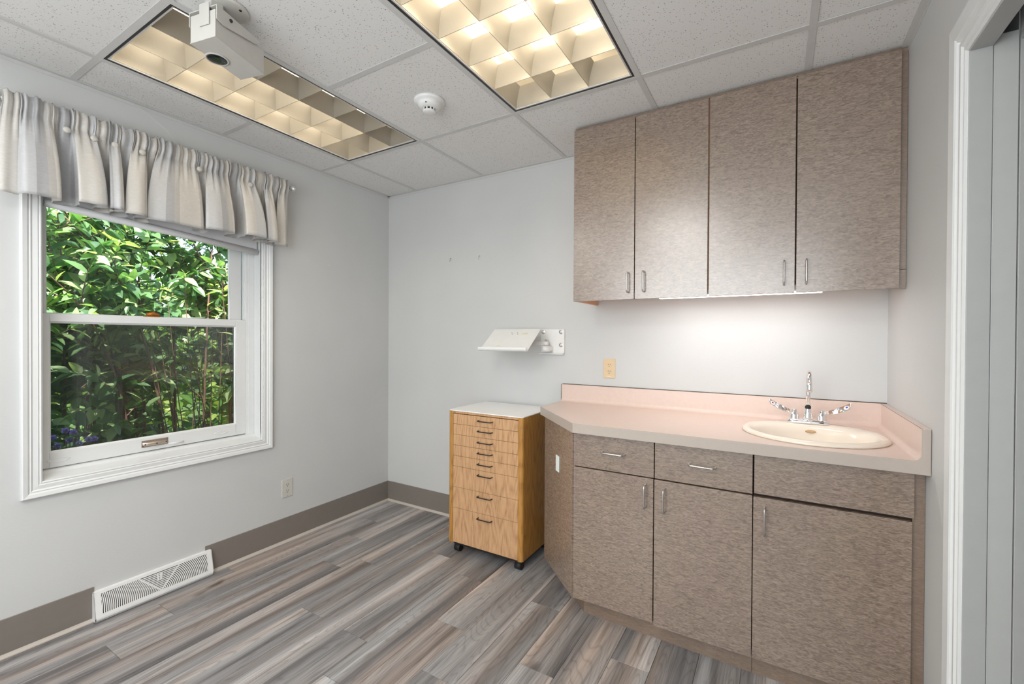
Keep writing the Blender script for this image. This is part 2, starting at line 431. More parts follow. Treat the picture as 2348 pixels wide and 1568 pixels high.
def frame_sweep(mb, u0, v0, u1, v1, prof, to3, sides='all'):
    # rectangle (u0,v0)-(u1,v1) grown outward by each profile distance; 'all' or 'door' (no bottom)
    n = len(prof); vs = []
    for d, h in prof:
        c = [(u0-d, v0-d), (u0-d, v1+d), (u1+d, v1+d), (u1+d, v0-d)]
        if sides == 'door': c[0] = (u0-d, v0); c[3] = (u1+d, v0)
        vs += [to3(u, v, h) for u, v in c]
    k = 4; segs = 4 if sides == 'all' else 3
    fs = [(i*k+j, i*k+(j+1) % k, (i+1)*k+(j+1) % k, (i+1)*k+j) for i in range(n-1) for j in range(segs)]
    mb.add(vs, fs)
def plate_with_hole(outer, inner, to3, thick):
    # outer, inner: 2D loops; returns MB of a slab with a hole; to3(u,v,h)
    bm = bmesh.new()
    es = []
    for loop in (outer, inner):
        vv = [bm.verts.new((u, v, 0)) for u, v in loop]
        es += [bm.edges.new((vv[i], vv[(i+1) % len(vv)])) for i in range(len(vv))]
    bmesh.ops.triangle_fill(bm, use_beauty=True, use_dissolve=False, edges=es)
    r_ = bmesh.ops.extrude_face_region(bm, geom=list(bm.faces))
    for g in r_['geom']:
        if isinstance(g, bmesh.types.BMVert): g.co.z = thick
    bm.verts.ensure_lookup_table(); bm.verts.index_update()
    mb = MB(); mb.add([to3(*v.co) for v in bm.verts], [tuple(v.index for v in f.verts) for f in bm.faces]); bm.free()
    return mb

H, W, BACKY = 2.44, 3.113, -3.72
TOPZ = 2.62
# ================================================================== SETTING
# floor: sub-floor slab with every plank a piece
fl = struct(MB().box((-0.02, 0.12, -0.12), (W+0.02, BACKY-0.1, -0.006)).build('floor', SUBF))
rows = {0: [-1.232], 1: [-0.35, -1.588], 2: [-0.593, -1.836], 3: [-0.896], 4: [-0.776], 5: [-1.243], 6: [-0.486],
        7: [-1.248], 8: [-0.604, -1.464], 9: [-0.974], 10: [-1.249], 11: [-0.621], 12: [-1.02], 13: [-1.40], 14: [-0.80]}
X0, PW = 0.104, 0.1545
rr_ = random.Random(3)
nrow = int((W-X0)/PW)+2
for k in range(nrow):
    xa = max(0.002, X0+(k-1)*PW); xb = min(W-0.002, X0+k*PW)
    if xb-xa < 0.01: continue
    j = sorted(rows.get(k, [-(0.4+rr_.random()*1.0)]), reverse=True)
    while j[-1] > BACKY+1.3: j.append(j[-1]-1.24)
    ys = [-0.002]+j+[BACKY+0.002]
    for a, b in zip(ys[:-1], ys[1:]):
        if a-b < 0.02: continue
        g = 0.0006
        MB().box((xa+g, b+g, -0.006), (xb-g, a-g, 0.0)).build('floor_plank', PLANK, fl, bevel=0.0006, segs=1)

# walls
wo = [(-4.2, -0.1), (0.12, -0.1), (0.12, TOPZ), (-4.2, TOPZ)]
WY0, WY1, WZ0, WZ1 = -1.985, -1.031, 0.672, 2.10     # rough opening
wl = struct(plate_with_hole([(BACKY-0.1, -0.1), (0.0, -0.1), (0.0, TOPZ), (BACKY-0.1, TOPZ)],
            [(WY0-0.002, WZ0), (WY1+0.002, WZ0), (WY1+0.002, WZ1), (WY0-0.002, WZ1)], lambda u, v, h: (-h, u, v), 0.15).build('wall_left', WALL))
struct(MB().box((-0.15, 0, -0.1), (W+0.14, 0.12, TOPZ)).build('wall_back', WALL))
DY0, DY1, DZ = -1.80, -0.985, 2.05
rw = MB()
rw.box((W, 0, -0.1), (W+0.115, DY1+0.55, TOPZ)); rw.box((W, DY1+0.55, -0.1), (W+0.036, DY1+0.013, TOPZ)); rw.box((W+0.084, DY1+0.55, -0.1), (W+0.115, DY1+0.013, TOPZ)); rw.box((W+0.036, DY1+0.55, DZ+0.16), (W+0.084, DY1+0.013, TOPZ)); rw.box((W, DY1+0.013, DZ+0.16), (W+0.115, DY1, TOPZ)); rw.box((W, DY1, DZ+0.019), (W+0.036, DY0, DZ+0.16)); rw.box((W+0.084, DY1, DZ+0.019), (W+0.115, DY0, DZ+0.16)); rw.box((W, DY1, DZ+0.16), (W+0.115, DY0, TOPZ)); rw.box((W, DY0, -0.1), (W+0.115, BACKY-0.1, TOPZ))
struct(rw.build('wall_right', WALL, recalc=False))
struct(MB().box((-0.15, BACKY, -0.1), (W+0.14, BACKY-0.12, TOPZ)).build('wall_rear', WALL))
# next room behind the pocket door
cr = MB(); cr.box((W+1.2, 0.4, 0), (W+1.3, -3.2, TOPZ)); cr.box((W+0.115, 0.4, 0), (W+1.3, 0.5, TOPZ)); cr.box((W+0.115, -3.2, 0), (W+1.3, -3.3, TOPZ))
struct(cr.build('wall_hallway', WALL))
struct(MB().box((W, 0.4, -0.1), (W+1.3, -3.3, -0.004)).build('floor_hallway', plain('hallway_carpet', (0.16, 0.14, 0.12), 0.9)))
struct(MB().box((W+0.115, 0.4, 2.44), (W+1.3, -3.3, 2.5)).build('ceiling_hallway', TILE))

# ceiling: deck, rails of the suspended grid, tiles
ce = struct(MB().box((-0.15, 0.12, TOPZ), (W+1.3, BACKY-0.12, TOPZ+0.04)).build('ceiling', plain('ceiling_deck', (0.3, 0.3, 0.3), 0.9)))
XG = [0.305, 0.920, 1.543, 2.165, 2.790]
YG = [-0.635, -1.255, -1.872, -2.490, -3.108]
FIX = [(0.305, 0.920, -1.872, -0.635), (1.543, 2.165, -1.872, -0.635)]
RH = 0.0125
for x in XG:
    MB().box((x-RH, -0.003, 2.437), (x+RH, BACKY+0.003, 2.4397)).box((x-0.001, -0.003, 2.4397), (x+0.001, BACKY+0.003, 2.465)).build('grid_rail', GRID, ce)
xs = [0.003]+XG+[W-0.003]
for y in YG:
    for a, b in zip(xs[:-1], xs[1:]):
        if abs(y+1.255) < 0.01 and (abs(a-0.305) < 0.01 or abs(a-1.543) < 0.01): continue
        xa = a+RH if a > 0.01 else a; xb = b-RH if b < W-0.01 else b
        MB().box((xa, y-RH, 2.4372), (xb, y+RH, 2.4396)).build('grid_rail', GRID, ce)
for a, b in (((0, -0.0, 0), (0.022, BACKY, 0)), ((W-0.022, 0, 0), (W, BACKY, 0)), ((0, 0, 0), (W, -0.022, 0)), ((0, BACKY, 0), (W, BACKY+0.022, 0))):
    MB().box((a[0], a[1], 2.4365), (b[0], b[1], 2.4394)).build('wall_angle', GRID, ce)
for a, b in (((0, 0, 0), (0.002, BACKY, 0)), ((W-0.002, 0, 0), (W, BACKY, 0)), ((0, 0, 0), (W, -0.002, 0))):
    MB().box((a[0], a[1], 2.422), (b[0], b[1], 2.4365)).build('wall_angle', GRID, ce)
ys = [-0.001]+YG+[BACKY+0.001]
xs = [0.001]+XG+[W-0.001]
for a, b in zip(xs[:-1], xs[1:]):
    for c, d in zip(ys[:-1], ys[1:]):
        if any(f[0]-0.01 < a and b < f[1]+0.01 and f[2]-0.01 < d and c < f[3]+0.01 for f in FIX): continue
        MB().box((a+0.003, c-0.003, 2.440+random.random()*0.0008), (b-0.003, d+0.003, 2.456)).build('ceiling_tile', TILE, ce)

# baseboards (vinyl cove base)
def base_run(mb, mt, p, q, nrm, h=0.158):
    p = Vector((*p, 0)); q = Vector((*q, 0)); n = Vector((*nrm, 0)); d = q-p
    prof = [(0, 0.012), (0.0035, 0.012), (0.0035, h-0.002), (0.002, h), (0, h)]
    mb.prism([p+n*a+Vector((0, 0, z)) for a, z in prof], d)
    prof2 = [(0, 0), (0.013, 0), (0.0125, 0.004), (0.007, 0.009), (0.0035, 0.016), (0, 0.016)]
    mt.prism([p+n*a+Vector((0, 0, z)) for a, z in prof2], d)
bb = MB(); bt = MB()
base_run(bb, bt, (0, -0.0035), (0, -1.337), (1, 0)); base_run(bb, bt, (0, -1.800), (0, BACKY), (1, 0))
b = struct(bb.build('baseboard_left', BASEB, recalc=False)); bt.build('base_shoe', BASET, b)
bb = MB(); bt = MB(); base_run(bb, bt, (0, 0), (1.585, 0), (0, -1))
b = struct(bb.build('baseboard_back', BASEB)); bt.build('base_shoe', BASET, b)
bb = MB(); bt = MB(); base_run(bb, bt, (W, -0.665), (W, -0.862), (-1, 0)); base_run(bb, bt, (W, -1.925), (W, BACKY), (-1, 0))
b = struct(bb.build('baseboard_right', BASEB, recalc=False)); bt.build('base_shoe', BASET, b)

# ------------------------------------------------------------------ window
win = bpy.data.objects.new('window_1', None); COL.objects.link(win); win.location = (0, -1.5, 0.7); WL['window_1'] = Vector((0, -1.5, 0.7)); struct(win)
CY0, CY1, CZ0, CZ1 = -1.966, -1.031, 0.690, 2.085
cprof = [(0, -0.004), (0, 0.009), (0.005, 0.013), (0.010, 0.010), (0.014, 0.014), (0.030, 0.012), (0.036, 0.017), (0.040, 0.014), (0.046, 0.020), (0.060, 0.023), (0.064, 0.019), (0.065, -0.001)]
mb = MB(); frame_sweep(mb, CY0, CZ0, CY1, CZ1, cprof, lambda u, v, h: (h, u, v)); mb.build('casing', WHITE, win, recalc=True)
# jamb liner: left, right, head, sloping sill
mb = MB()
mb.box((0.004, CY1, CZ0-0.01), (-0.150, CY1+0.004+0.004, CZ1)); mb.box((-0.078, -1.076, CZ0-0.01), (-0.150, CY1, CZ1))
mb.box((-0.078, -1.066, CZ0-0.01), (-0.072, CY1, CZ1)); mb.box((-0.110, -1.082, 1.41), (-0.104, -1.070, CZ1)); mb.box((-0.094, -1.082, 1.41), (-0.088, -1.070, CZ1))
mb.build('jamb', WHITE, win, bevel=0.0012)
mb = MB(); mb.box((0.004, CY0, CZ0-0.01), (-0.078, CY0-0.010, CZ1)); mb.box((-0.078, -1.974, CZ0-0.01), (-0.150, -1.986, CZ1)); mb.build('jamb', WHITE, win)
MB().box((0.004, CY0-0.01, CZ1), (-0.150, CY1+0.005, CZ1+0.012)).build('jamb_head', WHITE, win)
MB().prism([(0.006, CY0-0.018, CZ0-0.014), (0.006, CY0-0.018, CZ0), (-0.060, CY0-0.018, 0.704), (-0.064, CY0-0.018, 0.716), (-0.150, CY0-0.018, 0.722), (-0.150, CY0-0.018, CZ0-0.014)], (0, 0.968, 0)).build('sill', WHITE, win)
def sash(name, x0, x1, ya, yb, za, zb, sl, sr, zb_rail, zt_rail):
    root = None
    mb = MB(); mb.box((x0, ya, za), (x1, ya+sl, zb)); mb.box((x0, yb-sr, za), (x1, yb, zb))
    mb.box((x0, ya+sl, za), (x1, yb-sr, za+zb_rail)); mb.box((x0, ya+sl, zb-zt_rail), (x1, yb-sr, zb))
    s_ = mb.build(name, WHITE, win, bevel=0.003)
    # glazing bead and pane
    g = MB(); e = 0.007
    a, b_, c, d = ya+sl, yb-sr, za+zb_rail, zb-zt_rail
    xm = (x0+x1)/2; xf = max(x0, x1)-0.006
    g.add([(xf, a, c), (xf, b_, c), (xf, b_, d), (xf, a, d), (xm+0.003, a+e, c+e), (xm+0.003, b_-e, c+e), (xm+0.003, b_-e, d-e), (xm+0.003, a+e, d-e)],
          [(0, 1, 5, 4), (1, 2, 6, 5), (2, 3, 7, 6), (3, 0, 4, 7)])
    g.build('glazing_bead', WHITE, s_)
    MB().box((xm-0.002, a-0.004, c-0.004), (xm+0.002, b_+0.004, d+0.004)).build('pane', GLASS, s_)
    return s_
ls = sash('lower_sash', -0.082, -0.112, -1.974, -1.076, 0.722, 1.408, 0.050, 0.056, 0.066, 0.036)
us = sash('upper_sash', -0.116, -0.142, -1.974, -1.083, 1.372, 2.085, 0.045, 0.066, 0.034, 0.05)
# insect half-screen outside the lower sash
SM = bpy.data.materials.new('insect_mesh'); SM.use_nodes = True; _t = SM.node_tree; _t.nodes.clear()
_tr = _t.nodes.new('ShaderNodeBsdfTransparent'); _df = _t.nodes.new('ShaderNodeBsdfDiffuse'); _df.inputs[0].default_value = (0.06, 0.055, 0.05, 1)
_mx = _t.nodes.new('ShaderNodeMixShader'); _mx.inputs[0].default_value = 0.42; _o = _t.nodes.new('ShaderNodeOutputMaterial')
_t.links.new(_tr.outputs[0], _mx.inputs[1]); _t.links.new(_df.outputs[0], _mx.inputs[2]); _t.links.new(_mx.outputs[0], _o.inputs[0])
mb = MB(); mb.box((-0.1440, -1.974, 0.722), (-0.1495, -1.962, 1.392)); mb.box((-0.1440, -1.088, 0.722), (-0.1495, -1.076, 1.392)); mb.box((-0.1440, -1.962, 0.722), (-0.1495, -1.088, 0.734)); mb.box((-0.1440, -1.962, 1.380), (-0.1495, -1.088, 1.392))
sf = mb.build('screen_frame', WHITE, win, recalc=False)
MB().box((-0.1466, -1.962, 0.734), (-0.1470, -1.088, 1.380)).build('insect_screen', SM, sf)

# sash lock on the meeting rail and lift handle on the bottom rail
lk = MB(); lk.box((-0.084, -1.575, 1.408), (-0.108, -1.510, 1.413)); lk.tube([(-0.096, -1.565, 1.420), (-0.090, -1.54, 1.426), (-0.086, -1.515, 1.420)], [0.009, 0.010, 0.006], 10)
lk.build('sash_lock', AMBER, ls, label='amber sash lock')
hd = MB()
hd.box((-0.0825, -1.592, 0.742), (-0.079, -1.478, 0.776))
n_ = 14; vs = []
for i in range(n_+1):
    t = i/n_; y = -1.588+t*0.106; bulge = 0.020*math.sin(PI*t)**0.6
    vs += [(-0.079, y, 0.768), (-0.079+bulge, y, 0.764), (-0.079+bulge, y, 0.752), (-0.079, y, 0.746)]
hd.add(vs, [(i*4+k, (i+1)*4+k, (i+1)*4+k+1, i*4+k+1) for i in range(n_) for k in range(3)], True)
h_ = hd.build('lift_handle', BRASS, ls)
sc = MB()
for y, xx in ((-1.580, -0.071), (-1.535, -0.058), (-1.490, -0.071)): sc.lathe((xx, y, 0.757), [(0.0035, 0), (0.0035, 0.002), (0.001, 0.003)], 10, axis=(1, 0, 0))
sc.build('screw', BLACK, h_, recalc=False) if False else sc.build('screws', BLACK, ls)
MB().tube([(-0.079, -1.478, 0.742), (-0.074, -1.455, 0.740), (-0.072, -1.41, 0.742)], [0.003, 0.004, 0.005], 8).build('lever', WHITEP, ls)
for y in (-1.895, -1.215):
    MB().lathe((-0.0835, y, 0.752), [(0.040, 0), (0.038, 0.003), (0.030, 0.003), (0.026, 0.0018)], 28, axis=(1, 0, 0), sx=0.28, sy=1.0).build('tilt_latch_cover', WHITE, ls)

# roller shade (hangs inside the window top, a little crooked)
rs = thing('roller_shade', 'white vinyl roller shade drawn slightly down behind the valance', 'shade', (0.0, -1.5, 1.85))
mb = MB(); A = Vector((-0.028, -1.952, 1.882)); B = Vector((-0.028, -1.040, 1.822))
mb.prism([A+Vector((0.0, 0, 0)), B, Vector((-0.030, -1.040, 2.03)), Vector((-0.030, -1.952, 2.03))], (-0.0015, 0, 0)); mb.build('shade_cloth', SHADE, rs)
MB().cyl(A, B, 0.0175, 16).build('bottom_bar', SHADE, rs)
MB().cyl((-0.036, -1.955, 2.05), (-0.036, -1.037, 2.05), 0.020, 18).build('roller', SHADE, rs)

# ------------------------------------------------------------------ exterior shell
struct(MB().box((-0.22, 1.2, TOPZ+0.05), (W+1.5, -5.2, TOPZ+0.12)).build('roof', ROOFM))
struct(MB().box((-40, 30, -0.45), (-0.15, -40, -0.35)).build('ground', GRASS))

# ------------------------------------------------------------------ pocket door on the right
dr = bpy.data.objects.new('door_1', None); COL.objects.link(dr); dr.location = (W, DY1, 0); WL['door_1'] = Vector((W, DY1, 0)); struct(dr)
dprof = [(0.004, -0.001), (0.004, 0.010), (0.010, 0.014), (0.026, 0.011), (0.032, 0.016), (0.042, 0.016), (0.047, 0.011), (0.053, 0.011), (0.058, 0.018), (0.062, 0.013), (0.070, 0.019), (0.105, 0.021), (0.114, 0.019), (0.122, 0.014), (0.125, -0.001)]
mb = MB(); frame_sweep(mb, DY0, 0, DY1, DZ, dprof, lambda u, v, h: (W-h, u, v), 'door'); mb.build('casing', WHITE, dr)
JM = plain('jamb_grey_white', (0.44, 0.445, 0.435), 0.45, var=0.015)
for a, b_ in ((W-0.008, W+0.036), (W+0.084, W+0.125)):
    MB().box((a, DY1+0.012, 0), (b_, DY1, DZ+0.012)).build('split_jamb', JM, dr, bevel=0.001)
    MB().box((a, DY1, DZ), (b_, DY0, DZ+0.018)).build('head_jamb', JM, dr, bevel=0.001)
    MB().box((a, DY0, 0), (b_, DY0-0.012, DZ+0.012)).build('split_jamb', JM, dr)
MB().box((W+0.002, DY1+0.02, DZ+0.10), (W+0.113, DY0-0.01, DZ+0.16)).build('track', BLKR, dr)
MB().box((W+0.0375, DY1+0.5, 0.012), (W+0.0825, DY1+0.003, DZ+0.027)).build('sliding_panel', plain('door_edge_grey_white', (0.50, 0.505, 0.49), 0.45, var=0.015), dr, bevel=0.0015)
struct(dr)
cs = MB().box((W+0.114, DY1+0.115, 0), (W+0.135, DY1+0.01, DZ+0.1)); cs.build('casing', WHITE, dr)

# ================================================================== UPPER CABINETS
def pull(p, q, out, mat=NICKEL, r=0.0038, depth=0.030, rnd=0.010, parent=None, feet=True):
    p, q, out = Vector(p), Vector(q), Vector(out).normalized(); d = (q-p).normalized()
    pts = [p, p+out*(depth-rnd)]
    for a in (30, 60): pts.append(p+out*(depth-rnd+rnd*math.sin(R(a)))+d*(rnd*(1-math.cos(R(a)))))
    pts.append(p+out*depth+d*rnd)
    pts.append(q+out*depth-d*rnd)
    for a in (60, 30): pts.append(q+out*(depth-rnd+rnd*math.sin(R(a)))-d*(rnd*(1-math.cos(R(a)))))
    pts += [q+out*(depth-rnd), q]
    mb = MB().tube(pts, r, 10)
    return mb.build('handle', mat, parent)
UZ0, UZ1, UD = 1.508, 2.424, -0.320
def upper(x0, x1, doors, label, filler):
    t = thing('wall_cabinet', label, 'cabinet', ((x0+x1)/2, 0, UZ0), 'wall cabinets over the counter')
    mb = MB(); s_ = 0.018
    mb.box((x0, -0.001, UZ0+(0.034 if filler else 0.001)), (x0+s_, UD, UZ1)); mb.box((x1-s_, -0.001, UZ0+0.034), (x1, UD, UZ1))
    mb.box((x0+s_, -0.001, UZ1-s_), (x1-s_, UD, UZ1)); mb.box((x0+s_, -0.001, UZ0+0.034), (x1-s_, UD, UZ0+0.052)); mb.box((x0+s_, -0.001, UZ0+0.05), (x1-s_, -0.008, UZ1-s_))
    mb.build('body', PEACH, t)
    MB().box((x0+0.004, UD-0.0005, UZ0+0.036), (x1-0.004, UD+0.010, UZ1-0.006)).build('face_frame', DARK, t)
    # scribe between cabinet top and ceiling
    MB().box((x0, UD-0.006, UZ1), (x1, -0.02, 2.4363)).build('top_scribe', LAMD, t)
    for (a, b_, hx) in doors:
        d = MB().box((a, UD-0.001, UZ0), (b_, UD-0.021, UZ1-0.004)).build('door', LAM, t, bevel=0.0008, segs=1)
        pull((hx, UD-0.021, 1.642), (hx, UD-0.021, 1.543), (0, -1, 0), parent=d)
    if filler:
        MB().box((3.0905, UD, UZ0+0.075), (W-0.001, UD+0.015, 2.436)).build('filler_strip', LAMD, t)
        MB().box((3.0905, UD-0.001, UZ0), (W-0.001, UD+0.015, UZ0+0.073)).build('filler_strip', LAMD, t)
        MB().box((3.088, UD+0.001, UZ1), (W-0.001, UD+0.014, 2.436)).build('top_scribe', LAMD, t)
    return t
upper(1.744, 2.4105, [(1.744, 2.0695, 2.041), (2.0735, 2.4085, 2.119)], 'left wall cabinet, two tall taupe laminate doors, beside the bare wall', False)
upper(2.4115, 3.090, [(2.4145, 2.7495, 2.711), (2.7545, 3.0895, 2.790)], 'right wall cabinet, two tall taupe laminate doors, against the right wall', True)
uc = thing('undercabinet_light', 'slim white fluorescent light fixed beneath the wall cabinets', 'light', (2.51, -0.25, 1.51))
MB().box((2.156, -0.312, 1.5180), (2.871, -0.215, 1.5415)).build('housing', WHITEP, uc, bevel=0.002)
MB().box((2.175, -0.302, 1.5128), (2.852, -0.222, 1.5180)).build('diffuser', UCE, uc)

# ================================================================== BASE CABINETS
BF = -0.630      # door face plane
BZ1 = 0.876; BZ0 = 0.095
CH = [(1.588, -0.362), (1.868, -0.636)]     # the angled end panel
def body_box(t, x0, x1):
    mb = MB(); mb.box((x0, -0.02, 0.10), (x1, BF+0.022, BZ1)); mb.build('body', DARK, t)
def front(t, name, x0, x1, z0, z1, hp=None, hq=None, tilt=0.0):
    d = MB().box((x0, BF, z0), (x1, BF+0.019, z1)).build(name, LAM, t, bevel=0.0008, segs=1)
    if hp: pull((hp[0], BF, hp[1]), (hq[0], BF, hq[1]), (0, -1, 0), parent=d)
    return d
b1 = thing('base_cabinet', 'double base cabinet with two drawers over two doors, ending in an angled side', 'cabinet', (2.1, -0.3, 0), 'base cabinets under the pink counter')
mb = MB(); mb.prism([(1.606, -0.02, 0.10), (1.606, -0.360, 0.10), (1.879, BF+0.024, 0.10), (2.612, BF+0.024, 0.10), (2.612, -0.02, 0.10)], (0, 0, BZ1-0.10)); mb.build('body', DARK, b1)
pa, pb = Vector((*CH[0], 0)), Vector((*CH[1], 0)); dd = (pb-pa).normalized(); nn = Vector((-dd.y, dd.x, 0)); nn = -nn if nn.y < 0 else nn
ep = MB().prism([pa+Vector((0, 0, BZ0)), pb+Vector((0, 0, BZ0)), pb+nn*0.016+Vector((0, 0, BZ0)), pa+nn*0.016+Vector((0, 0, BZ0))], (0, 0, BZ1-BZ0)).build('angled_panel', LAM, b1, bevel=0.0008, segs=1)
MB().box((1.588, -0.359, BZ0), (1.604, -0.004, BZ1)).build('side_panel', LAM, b1)
front(b1, 'drawer', 1.8705, 2.2400, 0.7145, BZ1-0.004, (2.014, 0.798), (2.113, 0.797))
front(b1, 'drawer', 2.2440, 2.6110, 0.7145, BZ1-0.004, (2.383, 0.797), (2.481, 0.796))
front(b1, 'door', 1.8700, 2.2385, 0.092, 0.7095, (2.206, 0.682), (2.206, 0.585))
front(b1, 'door', 2.2425, 2.6110, 0.082, 0.7085, (2.285, 0.678), (2.285, 0.580))
# white switch-like plate on the angled panel
mid = Vector((1.7335, -0.5055, 0.0)); nout = -nn
mb = MB(); mb.obox(Vector((1.7335, -0.5048, 0.6725))+nout*0.0020, dd*0.020*0.55*1.9, nout*0.0015, Vector((0, 0, 0.040))); mb.build('white_plate', PALEG, b1, label='small white plate on the angled side')
# toe kick
tk = MB(); tk.prism([(1.64, -0.31, 0), (1.905, -0.570, 0), (2.612, -0.590, 0), (2.612, -0.02, 0), (1.64, -0.02, 0)], (0, 0, 0.0985)); tk.build('toe_kick', LAMD, b1)
b2 = thing('base_cabinet', 'sink base cabinet with a false drawer front and one wide door by the right wall', 'cabinet', (2.86, -0.3, 0), 'base cabinets under the pink counter')
mb = MB(); mb.box((2.6135, -0.02, 0.10), (2.630, BF+0.022, BZ1)); mb.box((3.060, -0.02, 0.10), (3.078, BF+0.022, BZ1)); mb.box((2.63, -0.02, 0.10), (3.06, BF+0.03, 0.118)); mb.box((2.63, BF+0.022, 0.118), (3.06, BF+0.034, BZ1))
mb.build('body', DARK, b2)
front(b2, 'false_drawer_front', 2.6165, 3.0815, 0.7185, BZ1-0.004)
front(b2, 'door', 2.6140, 3.0770, 0.082, 0.7060, (2.652, 0.673), (2.652, 0.572))
MB().box((3.080, BF+0.018, 0.0), (W-0.001, BF+0.034, BZ1)).build('filler_strip', LAMD, b2)
MB().box((2.6135, -0.02, 0), (W-0.001, -0.590, 0.0985)).build('toe_kick', LAMD, b2)

# ------------------------------------------------------------------ countertop
ct = thing('countertop', 'pink-beige laminate countertop with backsplash and clipped left corner', 'countertop', (2.3, -0.3, 0.88))
CT, CB, CF = 0.919, 0.8775, -0.672
XL = 1.534; SY = -0.365; SX = 2.812; SA, SB = 0.253, 0.246
outer = [(XL, -0.001), (XL, -0.308), (1.884, CF), (W-0.002, CF), (W-0.002, -0.001)]
ov = [(XL+0.002, -0.001), (XL+0.002, -0.307), (1.8845, CF+0.002), (W-0.003, CF+0.002), (W-0.003, -0.001)]
hole = [(SX+(SA-0.022)*math.cos(2*PI*k/40), SY+(SB-0.022)*math.sin(2*PI*k/40)) for k in range(40)]
plate_with_hole(ov, hole, lambda u, v, h: (u, v, CT-h), CT-CB).build('top', PINK, ct)
# edge band: slanted left, front
mb = MB(); t_ = 0.0022
mb.prism([(XL, -0.001, CB-0.001), (XL, -0.308, CB-0.001), (XL-t_, -0.309, CB-0.001), (XL-t_, -0.001, CB-0.001)], (0, 0, CT-CB+0.0008))
mb.prism([(XL, -0.308, CB-0.001), (1.884, CF, CB-0.001), (1.883, CF-t_, CB-0.001), (XL-t_, -0.309, CB-0.001)], (0, 0, CT-CB+0.0008))
# front fascia with the raised end of the side splash, inner corner rounded
fp = [(1.884, CB-0.001), (W-0.002, CB-0.001), (W-0.002, 1.0225), (W-0.024, 1.0225)]
cx_, cz_, rr2 = W-0.024-0.022, CT+0.022, 0.022
fp += [(cx_+rr2*math.cos(a), cz_+rr2*math.sin(a)) for a in [-i*PI/2/8 for i in range(0, 9)]]
fp += [(1.884, CT-0.0002)]
mb.prism([(x, CF-t_, z) for x, z in fp], (0, t_+0.0005, 0))
mb.build('edge_band', FASC, ct)
# coved side splash
def cove(axis):
    prof = [(0.001, CT-0.002), (0.001, 1.024), (0.021, 1.024), (0.023, 1.022)]
    c0, z0, r0 = 0.023+0.020, CT+0.020, 0.020
    prof += [(c0-r0*math.cos(a), z0-r0*math.sin(a)) for a in [i*PI/2/7 for i in range(8)]]
    prof += [(c0, CT-0.002)]
    return prof
pr = cove(0)
mb = MB(); mb.prism([(XL, -a, z) for a, z in pr], (W-0.0225-XL, 0, 0)); o = mb.build('backsplash', PINK, ct)
mb = MB(); mb.prism([(W-a, -0.001, z) for a, z in pr], (0, CF+0.0028, 0)); mb.build('side_splash', PINK, ct)
mb = MB(); mb.box((XL, -0.0005, 1.0242), (W-0.001, -0.004, 1.0275)); mb.box((XL-0.002, -0.001, CT), (XL, -0.026, 1.0245))
mb.box((W-0.0250, -0.02, 1.0240), (W-0.0240, CF, 1.0246)); mb.build('seam', SEAM, ct)
# ------------------------------------------------------------------ sink
sk = thing('sink', 'oval biscuit porcelain drop-in sink in the pink counter', 'sink', (SX, SY, CT))
loops = []
def el(cx, cy, a, b_, z): loops.append([(cx+a*math.cos(2*PI*k/56), cy+b_*math.sin(2*PI*k/56), z) for k in range(56)])
el(SX, SY, SA, SB, CT+0.0005); el(SX, SY, SA+0.001, SB+0.001, CT+0.006); el(SX, SY, SA-0.005, SB-0.005, CT+0.013); el(SX, SY, SA-0.014, SB-0.013, CT+0.016)
el(SX, SY-0.010, SA-0.026, SB-0.034, CT+0.0155); el(SX, SY-0.026, 0.218, 0.180, CT+0.011); el(SX, SY-0.028, 0.207, 0.170, CT+0.000); el(SX, SY-0.029, 0.198, 0.160, CT-0.020)
el(SX, SY-0.03, 0.175, 0.140, CT-0.070); el(SX, SY-0.03, 0.130, 0.105, CT-0.115); el(SX, SY-0.03, 0.070, 0.058, CT-0.135); el(SX, SY-0.03, 0.024, 0.024, CT-0.140)
vs = [p for l in loops for p in l]; n_ = 56
fs = [(i*n_+k, i*n_+(k+1) % n_, (i+1)*n_+(k+1) % n_, (i+1)*n_+k) for i in range(len(loops)-1) for k in range(n_)]
mb = MB(); mb.add(vs, fs, True); o = mb.build('basin', BISC, sk, recalc=False)
for p in o.data.polygons: pass
md = o.modifiers.new('thickness', 'SOLIDIFY'); md.thickness = 0.004; md.offset = -1
MB().lathe((SX, SY-0.03, CT-0.1405), [(0.026, 0), (0.026, 0.003), (0.018, 0.003), (0.012, 0.001)], 24).build('drain', CHROME, sk)
MB().lathe((SX+0.005, SY-0.03+0.163, CT-0.012), [(0.020, -0.004), (0.020, 0.0035), (0.014, 0.0045)], 20, axis=(0, -1, 0.22), sx=1.0, sy=0.34).build('overflow', TAN, sk)

# ------------------------------------------------------------------ faucet
FZ = CT+0.0145; FX, FY = 2.810, -0.168
fa = thing('faucet', 'chrome gooseneck faucet with two wing handles behind the sink', 'faucet', (FX, FY, FZ))
mb = MB(); vs = []; nseg = 16
def stad(hw, hr, z):
    pts = []
    for k in range(nseg): a = -PI/2+PI*k/(nseg-1); pts.append((FX+hw+hr*math.cos(a), FY+hr*math.sin(a), z))
    for k in range(nseg): a = PI/2+PI*k/(nseg-1); pts.append((FX-hw+hr*math.cos(a), FY+hr*math.sin(a), z))
    return pts
lv = [stad(0.055, 0.026, FZ), stad(0.055, 0.027, FZ+0.006), stad(0.055, 0.025, FZ+0.012), stad(0.053, 0.020, FZ+0.017), stad(0.050, 0.010, FZ+0.0185)]
vs = [p for l in lv for p in l]; m_ = 2*nseg
mb.add(vs, [(i*m_+k, i*m_+(k+1) % m_, (i+1)*m_+(k+1) % m_, (i+1)*m_+k) for i in range(len(lv)-1) for k in range(m_)], True)
